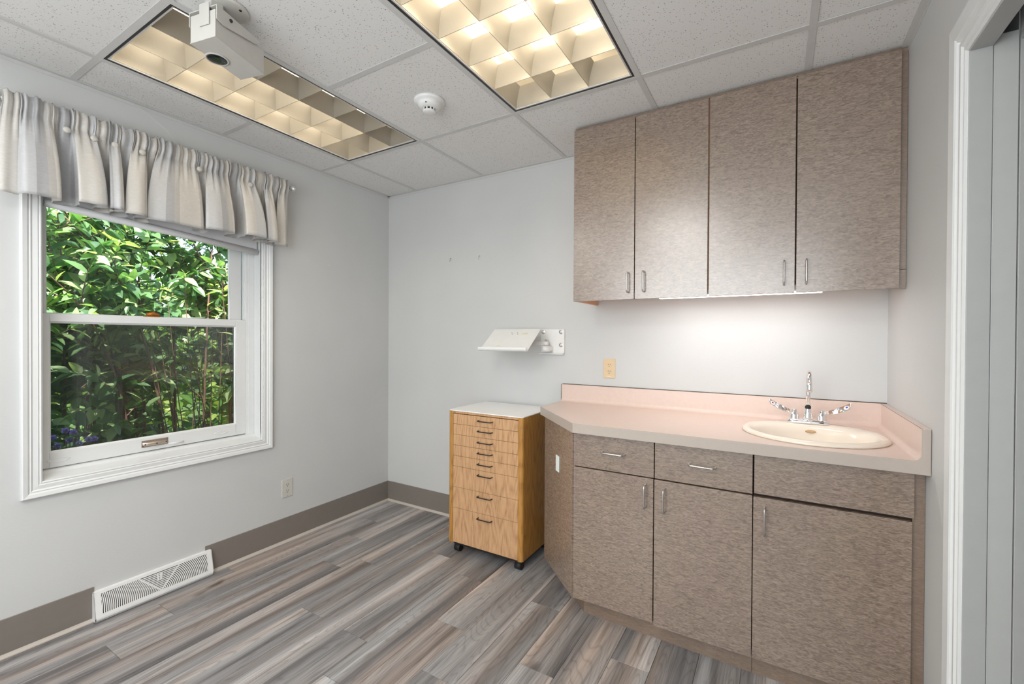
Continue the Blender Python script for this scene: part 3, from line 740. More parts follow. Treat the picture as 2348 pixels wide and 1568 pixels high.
mb.f.append(tuple(range(4*m_, 5*m_))); mb.sm.append(False); mb.f.append(tuple(range(m_-1, -1, -1))); mb.sm.append(False)
mb.build('base_plate', CHROME, fa)
for sx_, colr, nm in ((-1, RED, 'red'), (1, BLUE, 'blue')):
    vx = FX+sx_*0.052
    v_ = MB().lathe((vx, FY, FZ+0.012), [(0.017, 0), (0.019, 0.004), (0.019, 0.008), (0.0175, 0.012), (0.018, 0.022), (0.015, 0.030), (0.009, 0.033), (0.009, 0.046), (0.0075, 0.048), (0.0, 0.048)], 20).build('valve_body', CHROME, fa)
    # wing blade
    a = Vector((vx, FY, FZ+0.050)); n_ = 12; vs = []
    side = Vector((0, -1, 0))
    for i in range(n_+1):
        t = i/n_
        c = a+Vector((sx_*0.098*t, -0.030*t, 0.008*t+0.034*t*t))
        wd = 0.0065+0.0105*min(1, max(0, (t-0.1)/0.6)); th = 0.0045-0.0025*t
        tx = Vector((sx_, 0, 0.1+0.8*t)).normalized()
        wv = Vector((-sx_*0.25*t, -0.62, -0.78*min(1, t*2.2)-0.02)).normalized()
        nv = tx.cross(wv).normalized()
        if i == n_: wd *= 0.92
        vs += [c+wv*wd+nv*th, c-wv*wd+nv*th, c-wv*wd-nv*th, c+wv*wd-nv*th]
        if i == n_-1: tipc, tipn, tipw, tipt = c, nv*(1 if nv.y < 0 else -1), wv, tx
    mb = MB(); mb.add(vs, [(i*4+k, (i+1)*4+k, (i+1)*4+(k+1) % 4, i*4+(k+1) % 4) for i in range(n_) for k in range(4)]+[(0, 1, 2, 3), (n_*4+3, n_*4+2, n_*4+1, n_*4)], False)
    hb = mb.build('wing_handle', CHROME, fa, bevel=0.0012)
    off = wloc(fa)
    MB().lathe(tipc-tipt*0.006+tipn*0.0020, [(0.0105, 0), (0.0105, 0.0012), (0.009, 0.0016)], 20, axis=tipn).build('index_button', WHITEP, hb)
    MB().lathe(tipc-tipt*0.004+tipn*0.0036, [(0.0048, 0), (0.0040, 0.0008)], 16, axis=tipn).build('index_dot', colr, hb, label=nm+' dot')
MB().lathe((FX, FY, FZ+0.014), [(0.018, 0), (0.020, 0.006), (0.0195, 0.014), (0.0145, 0.032), (0.0125, 0.046), (0.0105, 0.050), (0.0105, 0.052)], 24).build('spout_base', CHROME, fa)
MB().lathe((FX, FY, FZ+0.0655), [(0.0112, 0), (0.0115, 0.001), (0.0115, 0.011), (0.0112, 0.012)], 20).build('spout_ring', BLKR, fa)
pts = [(FX, FY, FZ+0.066), (FX, FY, FZ+0.120), (FX, FY, FZ+0.180)]
rg = 0.047; zt = 1.118
pts = [(FX, FY, FZ+0.066), (FX, FY, 1.06), (FX, FY, zt-0.02)]
for i in range(0, 13): a = PI*i/12; pts.append((FX, FY-rg+rg*math.cos(a), zt+rg*math.sin(a)))
MB().tube(pts, 0.0088, 14).build('spout', CHROME, fa)
MB().lathe((FX, FY-2*rg, zt-0.036), [(0.0095, 0), (0.0112, 0.002), (0.0112, 0.019), (0.0098, 0.022), (0.0105, 0.030), (0.009, 0.038)], 20).build('aerator', CHROME, fa)

# ================================================================== MOBILE CABINET
pc = thing('mobile_drawer_cabinet', 'oak drawer cabinet on casters with white top, beside the angled counter end', 'cabinet', (1.226, -0.22, 0))
PX0, PX1, PF, PB, PZ0, PZ1 = 0.966, 1.486, -0.430, -0.022, 0.066, 0.868
mb = MB()
for xa, xb, c in ((PX0, PX0+0.034, -1), (PX1-0.028, PX1, 1)):
    e = xa if c < 0 else xb
    inn = xb if c < 0 else xa
    pts = [(inn, PF+0.02), (inn, PF), (e-c*0.014, PF)]+[(e-c*0.014+c*0.014*math.sin(a), PF+0.014-0.014*math.cos(a)) for a in (R(30), R(60), R(90))]+[(e, PB), (e-c*0.016, PB), (e-c*0.016, PF+0.02)]
    MB().prism([(x, y, PZ0) for x, y in pts], (0, 0, PZ1-PZ0)).build('side_panel', OAKS, pc)
MB().box((PX0+0.016, PB+0.01, PZ0+0.01), (PX1-0.016, PF+0.024, PZ1-0.001)).build('body', plain('dark_oak_gap', (0.10, 0.045, 0.015), 0.7), pc)
MB().box((PX0+0.0345, PF+0.022, 0.8545), (PX1-0.0285, PF+0.001, PZ1)).build('top_rail', OAK, pc)
tp = MB(); c_ = 0.006
tp.prism([(PX0-0.001, PB, PZ1), (PX0-0.001, PF+0.010, PZ1), (PX0+0.012, PF-0.002, PZ1), (PX1-0.012, PF-0.002, PZ1), (PX1+0.001, PF+0.010, PZ1), (PX1+0.001, PB, PZ1)], (0, 0, 0.005)); tp.build('top', plain('white_laminate_top', (0.90, 0.90, 0.90), 0.3, var=0.01), pc)
zs = [0.851, 0.789, 0.7255, 0.661, 0.597, 0.533, 0.407, 0.281, 0.070]
hz = [0.825, 0.765, 0.700, 0.637, 0.572, 0.507, 0.382, 0.254]
for i in range(8):
    d = MB().box((PX0+0.0355, PF+0.001, zs[i+1]+0.0008), (PX1-0.0295, PF+0.020, zs[i]-0.0008)).build('drawer', OAK, pc, bevel=0.0006, segs=1)
    pull((1.190, PF+0.001, hz[i]), (1.286, PF+0.001, hz[i]), (0, -1, 0), BLACK, 0.0032, 0.024, 0.008, parent=d)
MB().box((PX0+0.038, PF-0.0005, 0.8575), (PX0+0.052, PF+0.002, 0.8615)).build('badge', GREEN, pc, label='tiny green badge')
MB().box((PX0+0.02, PF+0.03, 0.045), (PX1-0.02, PB, 0.066)).build('plinth', BLACK, pc)
for x, y in ((PX0+0.045, PF+0.05), (PX1-0.045, PF+0.05), (PX0+0.045, PB-0.05), (PX1-0.045, PB-0.05)):
    cst = MB().box((x-0.016, y-0.018, 0.022), (x+0.016, y+0.018, 0.052)).build('caster', BLACK, pc, bevel=0.004)
    MB().cyl((x-0.020, y-0.004, 0.0225), (x+0.020, y-0.004, 0.0225), 0.0222, 20).build('wheel', BLKR, cst)

# ================================================================== WALL BRACKET WITH TRAY
wb = thing('tilting_tray_bracket', 'white tilted metal tray on a swing-arm wall bracket beside the wall cabinet', 'bracket', (1.46, 0, 1.29))
MB().box((1.380, -0.0005, 1.216), (1.545, -0.012, 1.368)).build('wall_plate', WHITEP, wb, bevel=0.004)
MB().box((1.378, -0.0005, 1.209), (1.545, -0.034, 1.216)).build('plate_flange', WHITEP, wb, bevel=0.002)
for x, z in ((1.398, 1.350), (1.523, 1.350), (1.523, 1.268)):
    wsh = MB().lathe((x, -0.0115, z), [(0.0135, 0), (0.0135, 0.002), (0.0125, 0.003), (0.0, 0.003)], 20, axis=(0, -1, 0)).build('bolt', NICKEL, wb)
    MB().lathe((x, -0.0145, z), [(0.0075, 0), (0.0072, 0.003), (0.004, 0.005), (0.0, 0.0055)], 16, axis=(0, -1, 0)).build('bolt_head', CHROME, wsh)
MB().cyl((1.440, -0.055, 1.228), (1.440, -0.055, 1.262), 0.027, 24).build('lower_knuckle', WHITEP, wb)
MB().box((1.425, -0.012, 1.232), (1.470, -0.055, 1.256)).build('knuckle_arm', WHITEP, wb, bevel=0.002)
MB().cyl((1.440, -0.055, 1.262), (1.440, -0.055, 1.302), 0.0085, 16).build('pivot_pin', NICKEL, wb)
mb = MB(); a = Vector((1.440, -0.055, 1.277)); b_ = Vector((1.235, -0.150, 1.277)); d_ = (b_-a).normalized(); n2 = Vector((-d_.y, d_.x, 0))
mb.obox((a+b_)/2, (b_-a)/2, n2*0.006, Vector((0, 0, 0.013))); mb.build('arm', plain('arm_grey_white', (0.55, 0.54, 0.52), 0.4), wb, bevel=0.002)
MB().cyl((1.440, -0.055, 1.2645), (1.440, -0.055, 1.290), 0.016, 20).build('upper_knuckle', WHITEP, wb)
# tray: tilted sheet with a rolled lip
T0, T1 = Vector((1.098, -0.120, 1.366)), Vector((1.440, -0.120, 1.366))
B0, B1 = Vector((1.098, -0.290, 1.236)), Vector((1.435, -0.290, 1.236))
sl = (B0-T0).normalized(); tn = Vector((0, -1, 0)); tn = (tn-sl*tn.dot(sl)).normalized()
if tn.z < 0: tn = -tn
vs = []; prof = [T0-sl*0+(-tn)*0.012, T0, B0]
cc = B0+tn*0.010
lip = []
for k in range(1, 9):
    a = R(20*k); lip.append(B0+tn*0.014+sl*(0.014*math.sin(a))-tn*(0.014*math.cos(a)))
prof += lip
mb = MB(); L = Vector((0.338, 0, 0)); vs = [p for q in prof for p in (q, q+L)]
mb.add(vs, [(2*i, 2*i+1, 2*i+3, 2*i+2) for i in range(len(prof)-1)], False)
tr = mb.build('tray', WHITEP, wb, solid=0.003)
ctr = (T0+B0)/2
for du, dv in ((0.150, 0.040), (0.158, 0.052), (0.190, 0.040), (0.198, 0.052)):
    p = T0+Vector((du, 0, 0))+sl*dv+tn*0.0016
    MB().lathe(p, [(0.0032, 0), (0.0030, 0.0004)], 10, axis=tn).build('hole', BLACK, tr)
for du, dv, rd in ((0.245, 0.050, 0.016), (0.115, 0.170, 0.010)):
    p = T0+Vector((du, 0, 0))+sl*dv+tn*0.0016
    MB().lathe(p, [(rd, 0), (rd*0.8, 0.0002)], 14, axis=tn, sx=1.3, sy=0.6).build('adhesive_mark', YEL, tr)
MB().obox(Vector((1.262, -0.175, 1.290)), Vector((0.05, 0, 0)), sl*0.045, tn*0.006).build('tray_mount', WHITEP, wb)

# ================================================================== OUTLETS, SMALL WALL ITEMS
def outlet(to3, mat, label, loc, rnd, marks=True):
    t = thing('wall_outlet', label, 'outlet', loc)
    mb = MB()
    def bx(u0, v0, u1, v1, h0, h1, m=None):
        q = m or mb; q.add([to3(u, v, h) for h in (h0, h1) for u, v in ((u0, v0), (u1, v0), (u1, v1), (u0, v1))], [(0, 3, 2, 1), (4, 5, 6, 7), (0, 1, 5, 4), (1, 2, 6, 5), (2, 3, 7, 6), (3, 0, 4, 7)])
    bx(-0.036, -0.0575, 0.036, 0.0575, -0.001, 0.005)
    mb.build('cover_plate', mat, t, bevel=0.0022)
    for s_ in (-1, 1):
        cz = s_*0.0195
        m2 = MB()
        if rnd:
            pts = [(0.0165*math.cos(a)*1.0, cz+max(-0.0125, min(0.0125, 0.0165*math.sin(a)))) for a in [2*PI*k/28 for k in range(28)]]
            m2.add([to3(u, v, h) for h in (0.004, 0.0062) for u, v in pts], [tuple(range(27, -1, -1)), tuple(range(28, 56))]+[(i, (i+1) % 28, 28+(i+1) % 28, 28+i) for i in range(28)])
        else:
            bx(-0.0155, cz-0.0185, 0.0155, cz+0.0185, 0.004, 0.0060, m2)
        rc = m2.build('receptacle', mat, t)
        m3 = MB(); bx(-0.0075, cz+0.000, -0.0055, cz+0.009, 0.006, 0.0067, m3); bx(0.0050, cz+0.000, 0.0070, cz+0.008, 0.006, 0.0067, m3)
        bx(-0.0022, cz-0.0095, 0.0022, cz-0.0055, 0.006, 0.0067, m3); m3.build('slot', BLACK, rc)
    for v in ((0.0,) if rnd else (-0.049, 0.049)):
        m4 = MB(); bx(-0.0022, v-0.0022, 0.0022, v+0.0022, 0.0045, 0.0062, m4); m4.build('cover_screw', NICKEL, t)
    if marks:
        # the tiny white lettering strip below the receptacles
        m5 = MB()
        for k in range(5): bx(-0.0125+k*0.0052, -0.0485, -0.0092+k*0.0052, -0.0445, 0.0049, 0.0054, m5)
        m5.build('printed_mark', WHITEP, t)
    return t
outlet(lambda u, v, h: (1.8335+u, -h, 1.132+v), IVORY, 'ivory duplex outlet on the back wall just above the counter backsplash', (1.8335, 0, 1.132), True)
outlet(lambda u, v, h: (h, -0.862+u, 0.345+v), ALMOND, 'pale almond outlet low on the left wall between window and corner', (0, -0.862, 0.345), False, False)
for (x, z), lb in (((0.635, 1.892), 'left one of two bent nails left in the back wall, nearer the corner'), ((0.891, 1.886), 'right one of two bent nails left in the back wall, nearer the cabinets')):
    mb = MB(); mb.tube([(x, 0.004, z), (x, -0.010, z-0.001), (x+0.002, -0.016, z-0.008), (x-0.001, -0.014, z-0.026)], [0.0022, 0.0022, 0.002, 0.0014], 8)
    tag(mb.build('nail', NICKEL), lb, 'nail', 'nails in the back wall')
tag(MB().lathe((0.0, -0.553, 1.809), [(0.0055, -0.001), (0.005, 0.003), (0.002, 0.004)], 12, axis=(1, 0, 0)).build('wall_anchor', plain('anchor_pale', (0.75, 0.72, 0.66), 0.5)), 'small pale plastic wall anchor in the left wall', 'anchor')
tag(MB().tube([(0.012, -1.658, 2.432), (0.030, -1.60, 2.395), (0.055, -1.54, 2.342), (0.075, -1.500, 2.283)], 0.0005, 5).build('loose_thread', WHITEP), 'thin pale thread hanging from the ceiling edge down to the valance', 'thread')

# ================================================================== FLOOR-LEVEL REGISTER
vg = thing('baseboard_register', 'white metal heating register with fan-shaped slots at the foot of the left wall', 'register', (0, -1.56, 0))
VY0, VY1 = -1.806, -1.312
pf = [(0.0005, 0.002), (0.034, 0.002), (0.042, 0.014), (0.042, 0.022), (0.016, 0.134), (0.0005, 0.136)]
T = Vector((0.016, 0, 0.134)); Bv = Vector((0.042, 0, 0.022)); sd = (T-Bv); SLN = sd.length; sd.normalize(); sn = Vector((sd.z, 0, -sd.x))
if sn.x < 0: sn = -sn
mb = MB()
for ya, yb in ((VY0, VY0+0.003), (VY1-0.003, VY1)): mb.prism([(x, ya, z) for x, z in pf], (0, yb-ya, 0))
mb.box((0.0005, VY0, 0.002), (0.034, VY1, 0.004))
mb.prism([(x, VY0, z) for x, z in ((0.034, 0.002), (0.042, 0.014), (0.042, 0.022), (0.040, 0.022), (0.040, 0.015), (0.033, 0.004))], (0, VY1-VY0, 0))
mb.prism([(x, VY0, z) for x, z in ((0.016, 0.134), (0.0005, 0.136), (0.0005, 0.134), (0.016, 0.132))], (0, VY1-VY0, 0))
mb.build('housing', WHITEP, vg, recalc=False)
UL = VY1-VY0
def P(u, v, h=0.0): return Vector((0, VY0+u, 0))+Bv+sd*v+sn*h
def strip(mb, pts, wd, t0, t1):
    # ribbon of rectangular section following 2D points on the sloping face
    n = len(pts); vs = []
    for i, (u, v) in enumerate(pts):
        a = pts[max(0, i-1)]; b_ = pts[min(n-1, i+1)]
        tx, ty = b_[0]-a[0], b_[1]-a[1]; l = math.hypot(tx, ty) or 1; nx, ny = -ty/l*wd/2, tx/l*wd/2
        vs += [P(u+nx, v+ny, t1), P(u-nx, v-ny, t1), P(u-nx, v-ny, t0), P(u+nx, v+ny, t0)]
    mb.add(vs, [(i*4+k, (i+1)*4+k, (i+1)*4+(k+1) % 4, i*4+(k+1) % 4) for i in range(n-1) for k in range(4)]+[(0, 1, 2, 3), (n*4-1, n*4-2, n*4-3, n*4-4)])
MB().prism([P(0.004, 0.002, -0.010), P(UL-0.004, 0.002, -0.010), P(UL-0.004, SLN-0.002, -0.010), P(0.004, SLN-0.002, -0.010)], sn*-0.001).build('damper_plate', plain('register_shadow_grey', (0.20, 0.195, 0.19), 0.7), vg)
bw = MB(); v0_, v1_ = 0.014, SLN-0.013; u0_, u1_ = 0.026, UL-0.026
bw.prism([P(0, 0), P(UL, 0), P(UL, v0_), P(0, v0_)], sn*-0.0012); bw.prism([P(0, v1_), P(UL, v1_), P(UL, SLN), P(0, SLN)], sn*-0.0012)
bw.prism([P(0, v0_), P(u0_, v0_), P(u0_, v1_), P(0, v1_)], sn*-0.0012); bw.prism([P(u1_, v0_), P(UL, v0_), P(UL, v1_), P(u1_, v1_)], sn*-0.0012)
ap = UL/2+0.006; vw = 0.085
strip(bw, [(ap-vw, v1_), (ap, v0_-0.001)], 0.006, -0.0012, 0.0006); strip(bw, [(ap+vw, v1_), (ap, v0_-0.001)], 0.006, -0.0012, 0.0006)
bw.build('face_plate', WHITEP, vg, recalc=False)
ar = MB(); rad = 0.012
while rad < 0.27:
    for sgn in (-1, 1):
        pts = []
        for k in range(0, 91):
            a = R(1.0*k); u = ap+sgn*rad*math.cos(a); v = v0_+rad*math.sin(a)
            lim = abs(u-ap)/vw*(v1_-v0_)+v0_
            if v > v1_+0.001 or v > lim+0.001 or u < u0_-0.002 or u > u1_+0.002:
                if pts: break
                continue
            pts.append((u, v))
        if len(pts) > 1: strip(ar, pts, 0.0042, -0.0012, 0.0004)
    rad += 0.0077
v = v0_+0.010
while v < v1_-0.001:
    hw = vw*(v-v0_)/(v1_-v0_)
    strip(ar, [(ap-hw, v), (ap+hw, v)], 0.0045, -0.0012, 0.0003); v += 0.0080
o = ar.build('slot_bars', WHITEP, vg, recalc=False); o['kind'] = 'stuff'
lv_ = MB(); lv_.prism([P(ap-0.002, v1_-0.040, 0.0), P(ap+0.006, v1_-0.040, 0.0), P(ap+0.010, v1_-0.004, 0.006), P(ap-0.001, v1_-0.004, 0.006)], sn*0.003); lv_.prism([P(ap-0.012, v1_-0.036, 0), P(ap-0.007, v1_-0.036, 0), P(ap-0.007, v1_-0.004, 0), P(ap-0.012, v1_-0.004, 0)], sn*0.002); lv_.build('damper_lever', WHITEP, vg, recalc=False)

# ================================================================== CEILING LIGHTS
def troffer(x0, x1, y0, y1, label, lit, n_long=6):
    cx_, cy_ = (x0+x1)/2, (y0+y1)/2
    t = thing('ceiling_light', label, 'light', (cx_, cy_, 2.44), 'recessed parabolic ceiling lights')
    a, b_, c, d = x0+0.013, x1-0.013, y0+0.013, y1-0.013
    mb = MB()
    for p, q in (((a, c), (b_, c+0.009)), ((a, d-0.009), (b_, d)), ((a, c+0.009), (a+0.009, d-0.009)), ((b_-0.009, c+0.009), (b_, d-0.009))):
        mb.box((p[0], p[1], 2.4385), (q[0], q[1], 2.50))
    mb.build('air_slot_shadow', BLACK, t, recalc=False)  # black strip around the fixture: shadow line of the air slot, put into colour
    a += 0.0095; b_ -= 0.0095; c += 0.0095; d -= 0.0095
    mb = MB()
    for p, q in (((a, c), (b_, c+0.006)), ((a, d-0.006), (b_, d)), ((a, c+0.006), (a+0.006, d-0.006)), ((b_-0.006, c+0.006), (b_, d-0.006))):
        mb.box((p[0], p[1], 2.4395), (q[0], q[1], 2.446))
    mb.build('frame', GRID, t, recalc=False)
    # pan above
    mb = MB(); top = 2.608
    mb.box((a, c, top), (b_, d, top+0.006)); mb.box((a-0.003, c, 2.447), (a, d, top)); mb.box((b_, c, 2.447), (b_+0.003, d, top)); mb.box((a, c-0.003, 2.447), (b_, c, top)); mb.box((a, d, 2.447), (b_, d+0.003, top))
    mb.build('reflector_pan', REFL, t, recalc=False)
    a += 0.006; b_ -= 0.006; c += 0.006; d -= 0.006
    zb, zt_ = 2.4445, 2.532
    def prof_pts(hw):   # parabolic wedge half-profile
        return [(0.0012+(hw-0.0012)*(k/12)**1.9, zb+(zt_-zb)*(k/12)) for k in range(13)]
    cols = [a+(b_-a)*i/3 for i in range(4)]; rws = [c+(d-c)*i/n_long for i in range(n_long+1)]
    for i, x in enumerate(cols):
        P_ = prof_pts(0.034)
        if i == 0: pts = [(x, zb)]+[(x+w_, z) for w_, z in P_]+[(x, zt_)]
        elif i == 3: pts = [(x, zb), (x, zt_)]+[(x-w_, z) for w_, z in reversed(P_)]
        else: pts = [(x-w_, z) for w_, z in P_]+[(x+w_, z) for w_, z in reversed(P_)]
        MB().prism([(px, c, pz) for px, pz in pts], (0, d-c, 0)).build('louver_blade', LOUV, t)
    for j, y in enumerate(rws):
        P_ = [(w_, z-0.0) for w_, z in prof_pts(0.026)]
        if j == 0: pts = [(y, zb)]+[(y+w_, z) for w_, z in P_]+[(y, zt_)]
        elif j == n_long: pts = [(y, zb), (y, zt_)]+[(y-w_, z) for w_, z in reversed(P_)]
        else: pts = [(y-w_, z) for w_, z in P_]+[(y+w_, z) for w_, z in reversed(P_)]
        MB().prism([(a, py, pz) for py, pz in pts], (b_-a, 0, 0)).build('louver_blade', LOUV, t)
    for i in range(3):
        x = (cols[i]+cols[i+1])/2; z = 2.564
        on = lit[i]
        MB().cyl((x, c+0.045, z), (x, d-0.115, z), 0.0150, 14).build('lamp_tube', TUBE if on else TUBEOFF, t)
        MB().box((x-0.018, c+0.010, z-0.022), (x+0.018, c+0.042, 2.606)).build('lamp_holder', WHITEP, t); MB().box((x-0.018, d-0.112, z-0.022), (x+0.018, d-0.090, 2.606)).build('lamp_holder', WHITEP, t)
    return t
troffer(*FIX[0], 'recessed louvred ceiling light near the window, one row of cells unlit', (True, True, False))
troffer(*FIX[1], 'recessed louvred ceiling light in the middle of the room, all rows lit', (True, True, True))

# smoke detector
sm = thing('smoke_detector', 'round white smoke detector on the ceiling between the two lights', 'detector', (1.252, -0.942, 2.44))
MB().lathe((1.252, -0.942, 2.4405), [(0.072, 0), (0.072, -0.008), (0.068, -0.014), (0.056, -0.017), (0.054, -0.024), (0.048, -0.034), (0.034, -0.040), (0.030, -0.041)], 40).build('base', WHITEP, sm)
mb = MB().lathe((1.252, -0.942, 2.3995), [(0.027, 0.0), (0.027, -0.010)], 30); mb.build('vent_gap', BLACK, sm)
MB().lathe((1.252, -0.942, 2.3900), [(0.030, 0), (0.030, -0.004), (0.026, -0.007), (0.010, -0.0085), (0, -0.0085)], 30).build('cap', WHITEP, sm)
mb = MB()
for k in range(10):
    a = 2*PI*k/10; mb.obox((1.252+0.0280*math.cos(a), -0.942+0.0280*math.sin(a), 2.3945), (0.0018*math.cos(a), 0.0018*math.sin(a), 0), (-0.003*math.sin(a), 0.003*math.cos(a), 0), (0, 0, 0.0050))
mb.build('vent_ribs', WHITEP, sm, recalc=False)
MB().lathe((1.252+0.020, -0.942-0.046, 2.409), [(0.0035, 0.0), (0.0035, -0.002)], 10, axis=(0, 0, 1)).build('indicator', BLACK, sm)

# ================================================================== SECURITY-CAMERA-LIKE UNIT
sc_ = thing('ceiling_camera', 'beige metal camera housing with a round black lens, hung from a ceiling bracket', 'camera', (1.03, -1.73, 2.44))
A = Vector((1.116, -1.819, 2.282)); B = Vector((1.005, -1.842, 2.282)); C_ = Vector((0.937, -1.645, 2.282)); D = Vector((1.046, -1.619, 2.282))
def lift(p, dz, k=0.0): return Vector((p.x, p.y, p.z+dz))
hh = 0.088
MB().prism([A, B, C_, D], (0, 0, hh)).build('housing', CAMB, sc_, bevel=0.002)
MB().prism([A+(A-C_)*0.006, B+(B-D)*0.006, C_+(C_-A)*0.006, D+(D-B)*0.006], (0, 0, -0.0025)).build('bottom_plate', CAMB, sc_, bevel=0.001)
lc = Vector((0.996, -1.755, 2.2795))
MB().lathe(lc, [(0.036, 0), (0.036, -0.0025), (0.031, -0.0035), (0.031, -0.001)], 32).build('lens_ring', CAMB, sc_)
MB().lathe(lc, [(0.0, -0.0040), (0.012, -0.0046), (0.026, -0.0040), (0.0300, -0.0030), (0.0300, 0)], 32).build('lens', LENS, sc_)
# U-shaped yoke on the housing
lx = (D-A).normalized(); wx = (B-A).normalized(); mid_ = (A+B)/2+lx*0.02
for base, s_ in ((A, -1), (B, 1)):
    p = base+wx*s_*0.0035+lx*0.0 if s_ > 0 else base-wx*0.0035
    MB().prism([p+Vector((0, 0, 0.055)), p+lx*0.030+Vector((0, 0, 0.050)), p+lx*0.165+Vector((0, 0, hh-0.01)), p+lx*0.185+Vector((0, 0, hh+0.006)), p+lx*0.17+Vector((0, 0, hh+0.012)), p+Vector((0, 0, hh+0.012))], wx*(0.0035*(1 if s_ > 0 else -1))).build('yoke_side', CAMB, sc_, bevel=0.001)
MB().prism([A-wx*0.006, B+wx*0.006, B+wx*0.006+lx*0.175, A-wx*0.006+lx*0.175], (0, 0, 0.003)).build('yoke_top', CAMB, sc_)
for o in sc_.children:
    if o.name.startswith('yoke_top'): o.location.z += hh+0.010
ac = (A+B)/2+lx*0.045
MB().box((ac.x-0.018, ac.y-0.022, 2.378), (ac.x+0.018, ac.y+0.022, 2.432)).build('hanger_bracket', CAMB, sc_, bevel=0.004)
MB().obox(A+wx*0.045+Vector((0, 0, 0.078))-lx*0.003, wx*0.022, lx*0.002, Vector((0, 0, 0.036))).build('end_tab', CAMB, sc_, bevel=0.0015)
MB().lathe((ac.x+0.0, ac.y+0.041, 2.4395), [(0.066, 0), (0.066, -0.005), (0.060, -0.009), (0.0, -0.009)], 36).build('ceiling_plate', CAMB, sc_)
for dx, dy in ((0.045, 0.02), (-0.03, -0.035)):
    MB().lathe((ac.x+dx, ac.y+0.041+dy, 2.4305), [(0.005, 0), (0.004, -0.002)], 12).build('bolt', BLACK, sc_)
MB().lathe(A+lx*0.055+Vector((0, 0, hh-0.004))-wx*0.0075, [(0.006, -0.001), (0.0055, 0.003)], 12, axis=-wx).build('yoke_screw', BLACK, sc_)

# ================================================================== VALANCE + ROD
rod = thing('curtain_rod', 'chrome curtain rod with clear faceted ball ends above the window', 'curtain rod', (0.085, -1.5, 2.235))
MB().cyl((0.088, -2.098, 2.234), (0.088, -0.905, 2.234), 0.0085, 14).build('rod', NICKEL, rod)
for y, s_ in ((-0.902, 1), (-2.100, -1)):
    f_ = MB().lathe((0.088, y, 2.234), [(0.009, -0.002), (0.011, 0.002), (0.006, 0.005), (0.006, 0.008)], 14, axis=(0, s_, 0)).build('collar', CHROME, rod)
    MB().lathe((0.088, y+s_*0.006, 2.234), [(0.0, 0), (0.011, 0.003), (0.017, 0.012), (0.015, 0.022), (0.008, 0.030), (0.0, 0.032)], 8, axis=(0, s_, 0), smooth=False).build('finial', plain('crystal', (0.75, 0.75, 0.76), 0.08, 0.6), f_)
for y in (-2.070, -0.955):
    MB().box((0.0005, y-0.008, 2.222), (0.088, y+0.008, 2.228)).build('bracket', NICKEL, rod)
va = thing('window_valance', 'grey and ivory striped satin valance gathered on the rod above the window', 'valance', (0.1, -1.5, 2.0))
segs = [(-2.116, -2.052, 0.098), (-2.047, -1.940, 0.135), (-1.888, -1.800, 0.160), (-1.788, -1.743, 0.168), (-1.731, -1.656, 0.158),
        (-1.646, -1.407, 0.138), (-1.398, -1.260, 0.150), (-1.205, -1.097, 0.168), (-1.076, -1.018, 0.150), (-0.998, -0.921, 0.098)]
path = []; fr_ = []
for i, (a, b_, xf) in enumerate(segs):
    wdt = b_-a; nn_ = max(3, int(wdt/0.022))
    for k in range(nn_+1):
        t = k/nn_; path.append((a+wdt*t, xf+0.012*math.sin(PI*t)+0.004*math.sin(7*t+i)))
    if i < len(segs)-1:
        a2, _, x2 = segs[i+1]; gap = a2-b_
        back = 0.050
        if gap > 0.03:
            path += [(b_+0.004, xf-0.020), (b_-0.010, xf-0.052), (b_-0.004, back), (b_+gap*0.5, back-0.004), (a2+0.006, back), (a2+0.014, x2-0.055), (a2+0.002, x2-0.016)]
        elif i == 0:
            path += [(b_-0.012, 0.088), (b_-0.004, 0.096)]
        else:
            path += [(b_+0.005, xf-0.016), (b_-0.006, xf-0.038), (b_-0.026, xf-0.058), (b_-0.012, back), (a2+0.020, back+0.002), (a2+0.028, x2-0.060), (a2+0.006, x2-0.022)]
# resample with Catmull-Rom
def crom(p, n):
    out = []
    for i in range(len(p)-1):
        p0, p1, p2, p3 = p[max(0, i-1)], p[i], p[i+1], p[min(len(p)-1, i+2)]
        for k in range(n):
            t = k/n; out.append(tuple(0.5*((2*p1[j])+(-p0[j]+p2[j])*t+(2*p0[j]-5*p1[j]+4*p2[j]-p3[j])*t*t+(-p0[j]+3*p1[j]-3*p2[j]+p3[j])*t**3) for j in range(2)))
    out.append(p[-1]); return out
bot = crom(path, 4); arc = [0]
for p, q in zip(bot[:-1], bot[1:]): arc.append(arc[-1]+math.hypot(q[0]-p[0], q[1]-p[1]))
TL = arc[-1]; ncol = len(bot)
vr = random.Random(5); ph = [vr.random()*6.28 for _ in range(8)]
def gather(s, k=1.0):
    return (0.0075*math.sin(s*2*PI/0.045+ph[0]+2*math.sin(s*9))+0.0045*math.sin(s*2*PI/0.023+ph[1]+1.5*math.sin(s*13+ph[2])))*k
rowsv = [(2.276, 0.083, 0), (2.270, 0.094, 0), (2.252, 0.103, 0), (2.234, 0.106, 0), (2.214, 0.103, 0), (2.200, 0.094, 0.02), (2.186, 0.090, 0.06)]
nb = 16
for k in range(1, nb+1):
    t = k/nb; rowsv.append((2.186-(2.186-1.884)*t, 0.092, 0.06+0.94*(1-(1-t)**1.7)))
rowsv.append((1.868, 0.092, 1.0))
vs = []; uvs = []
bound = []
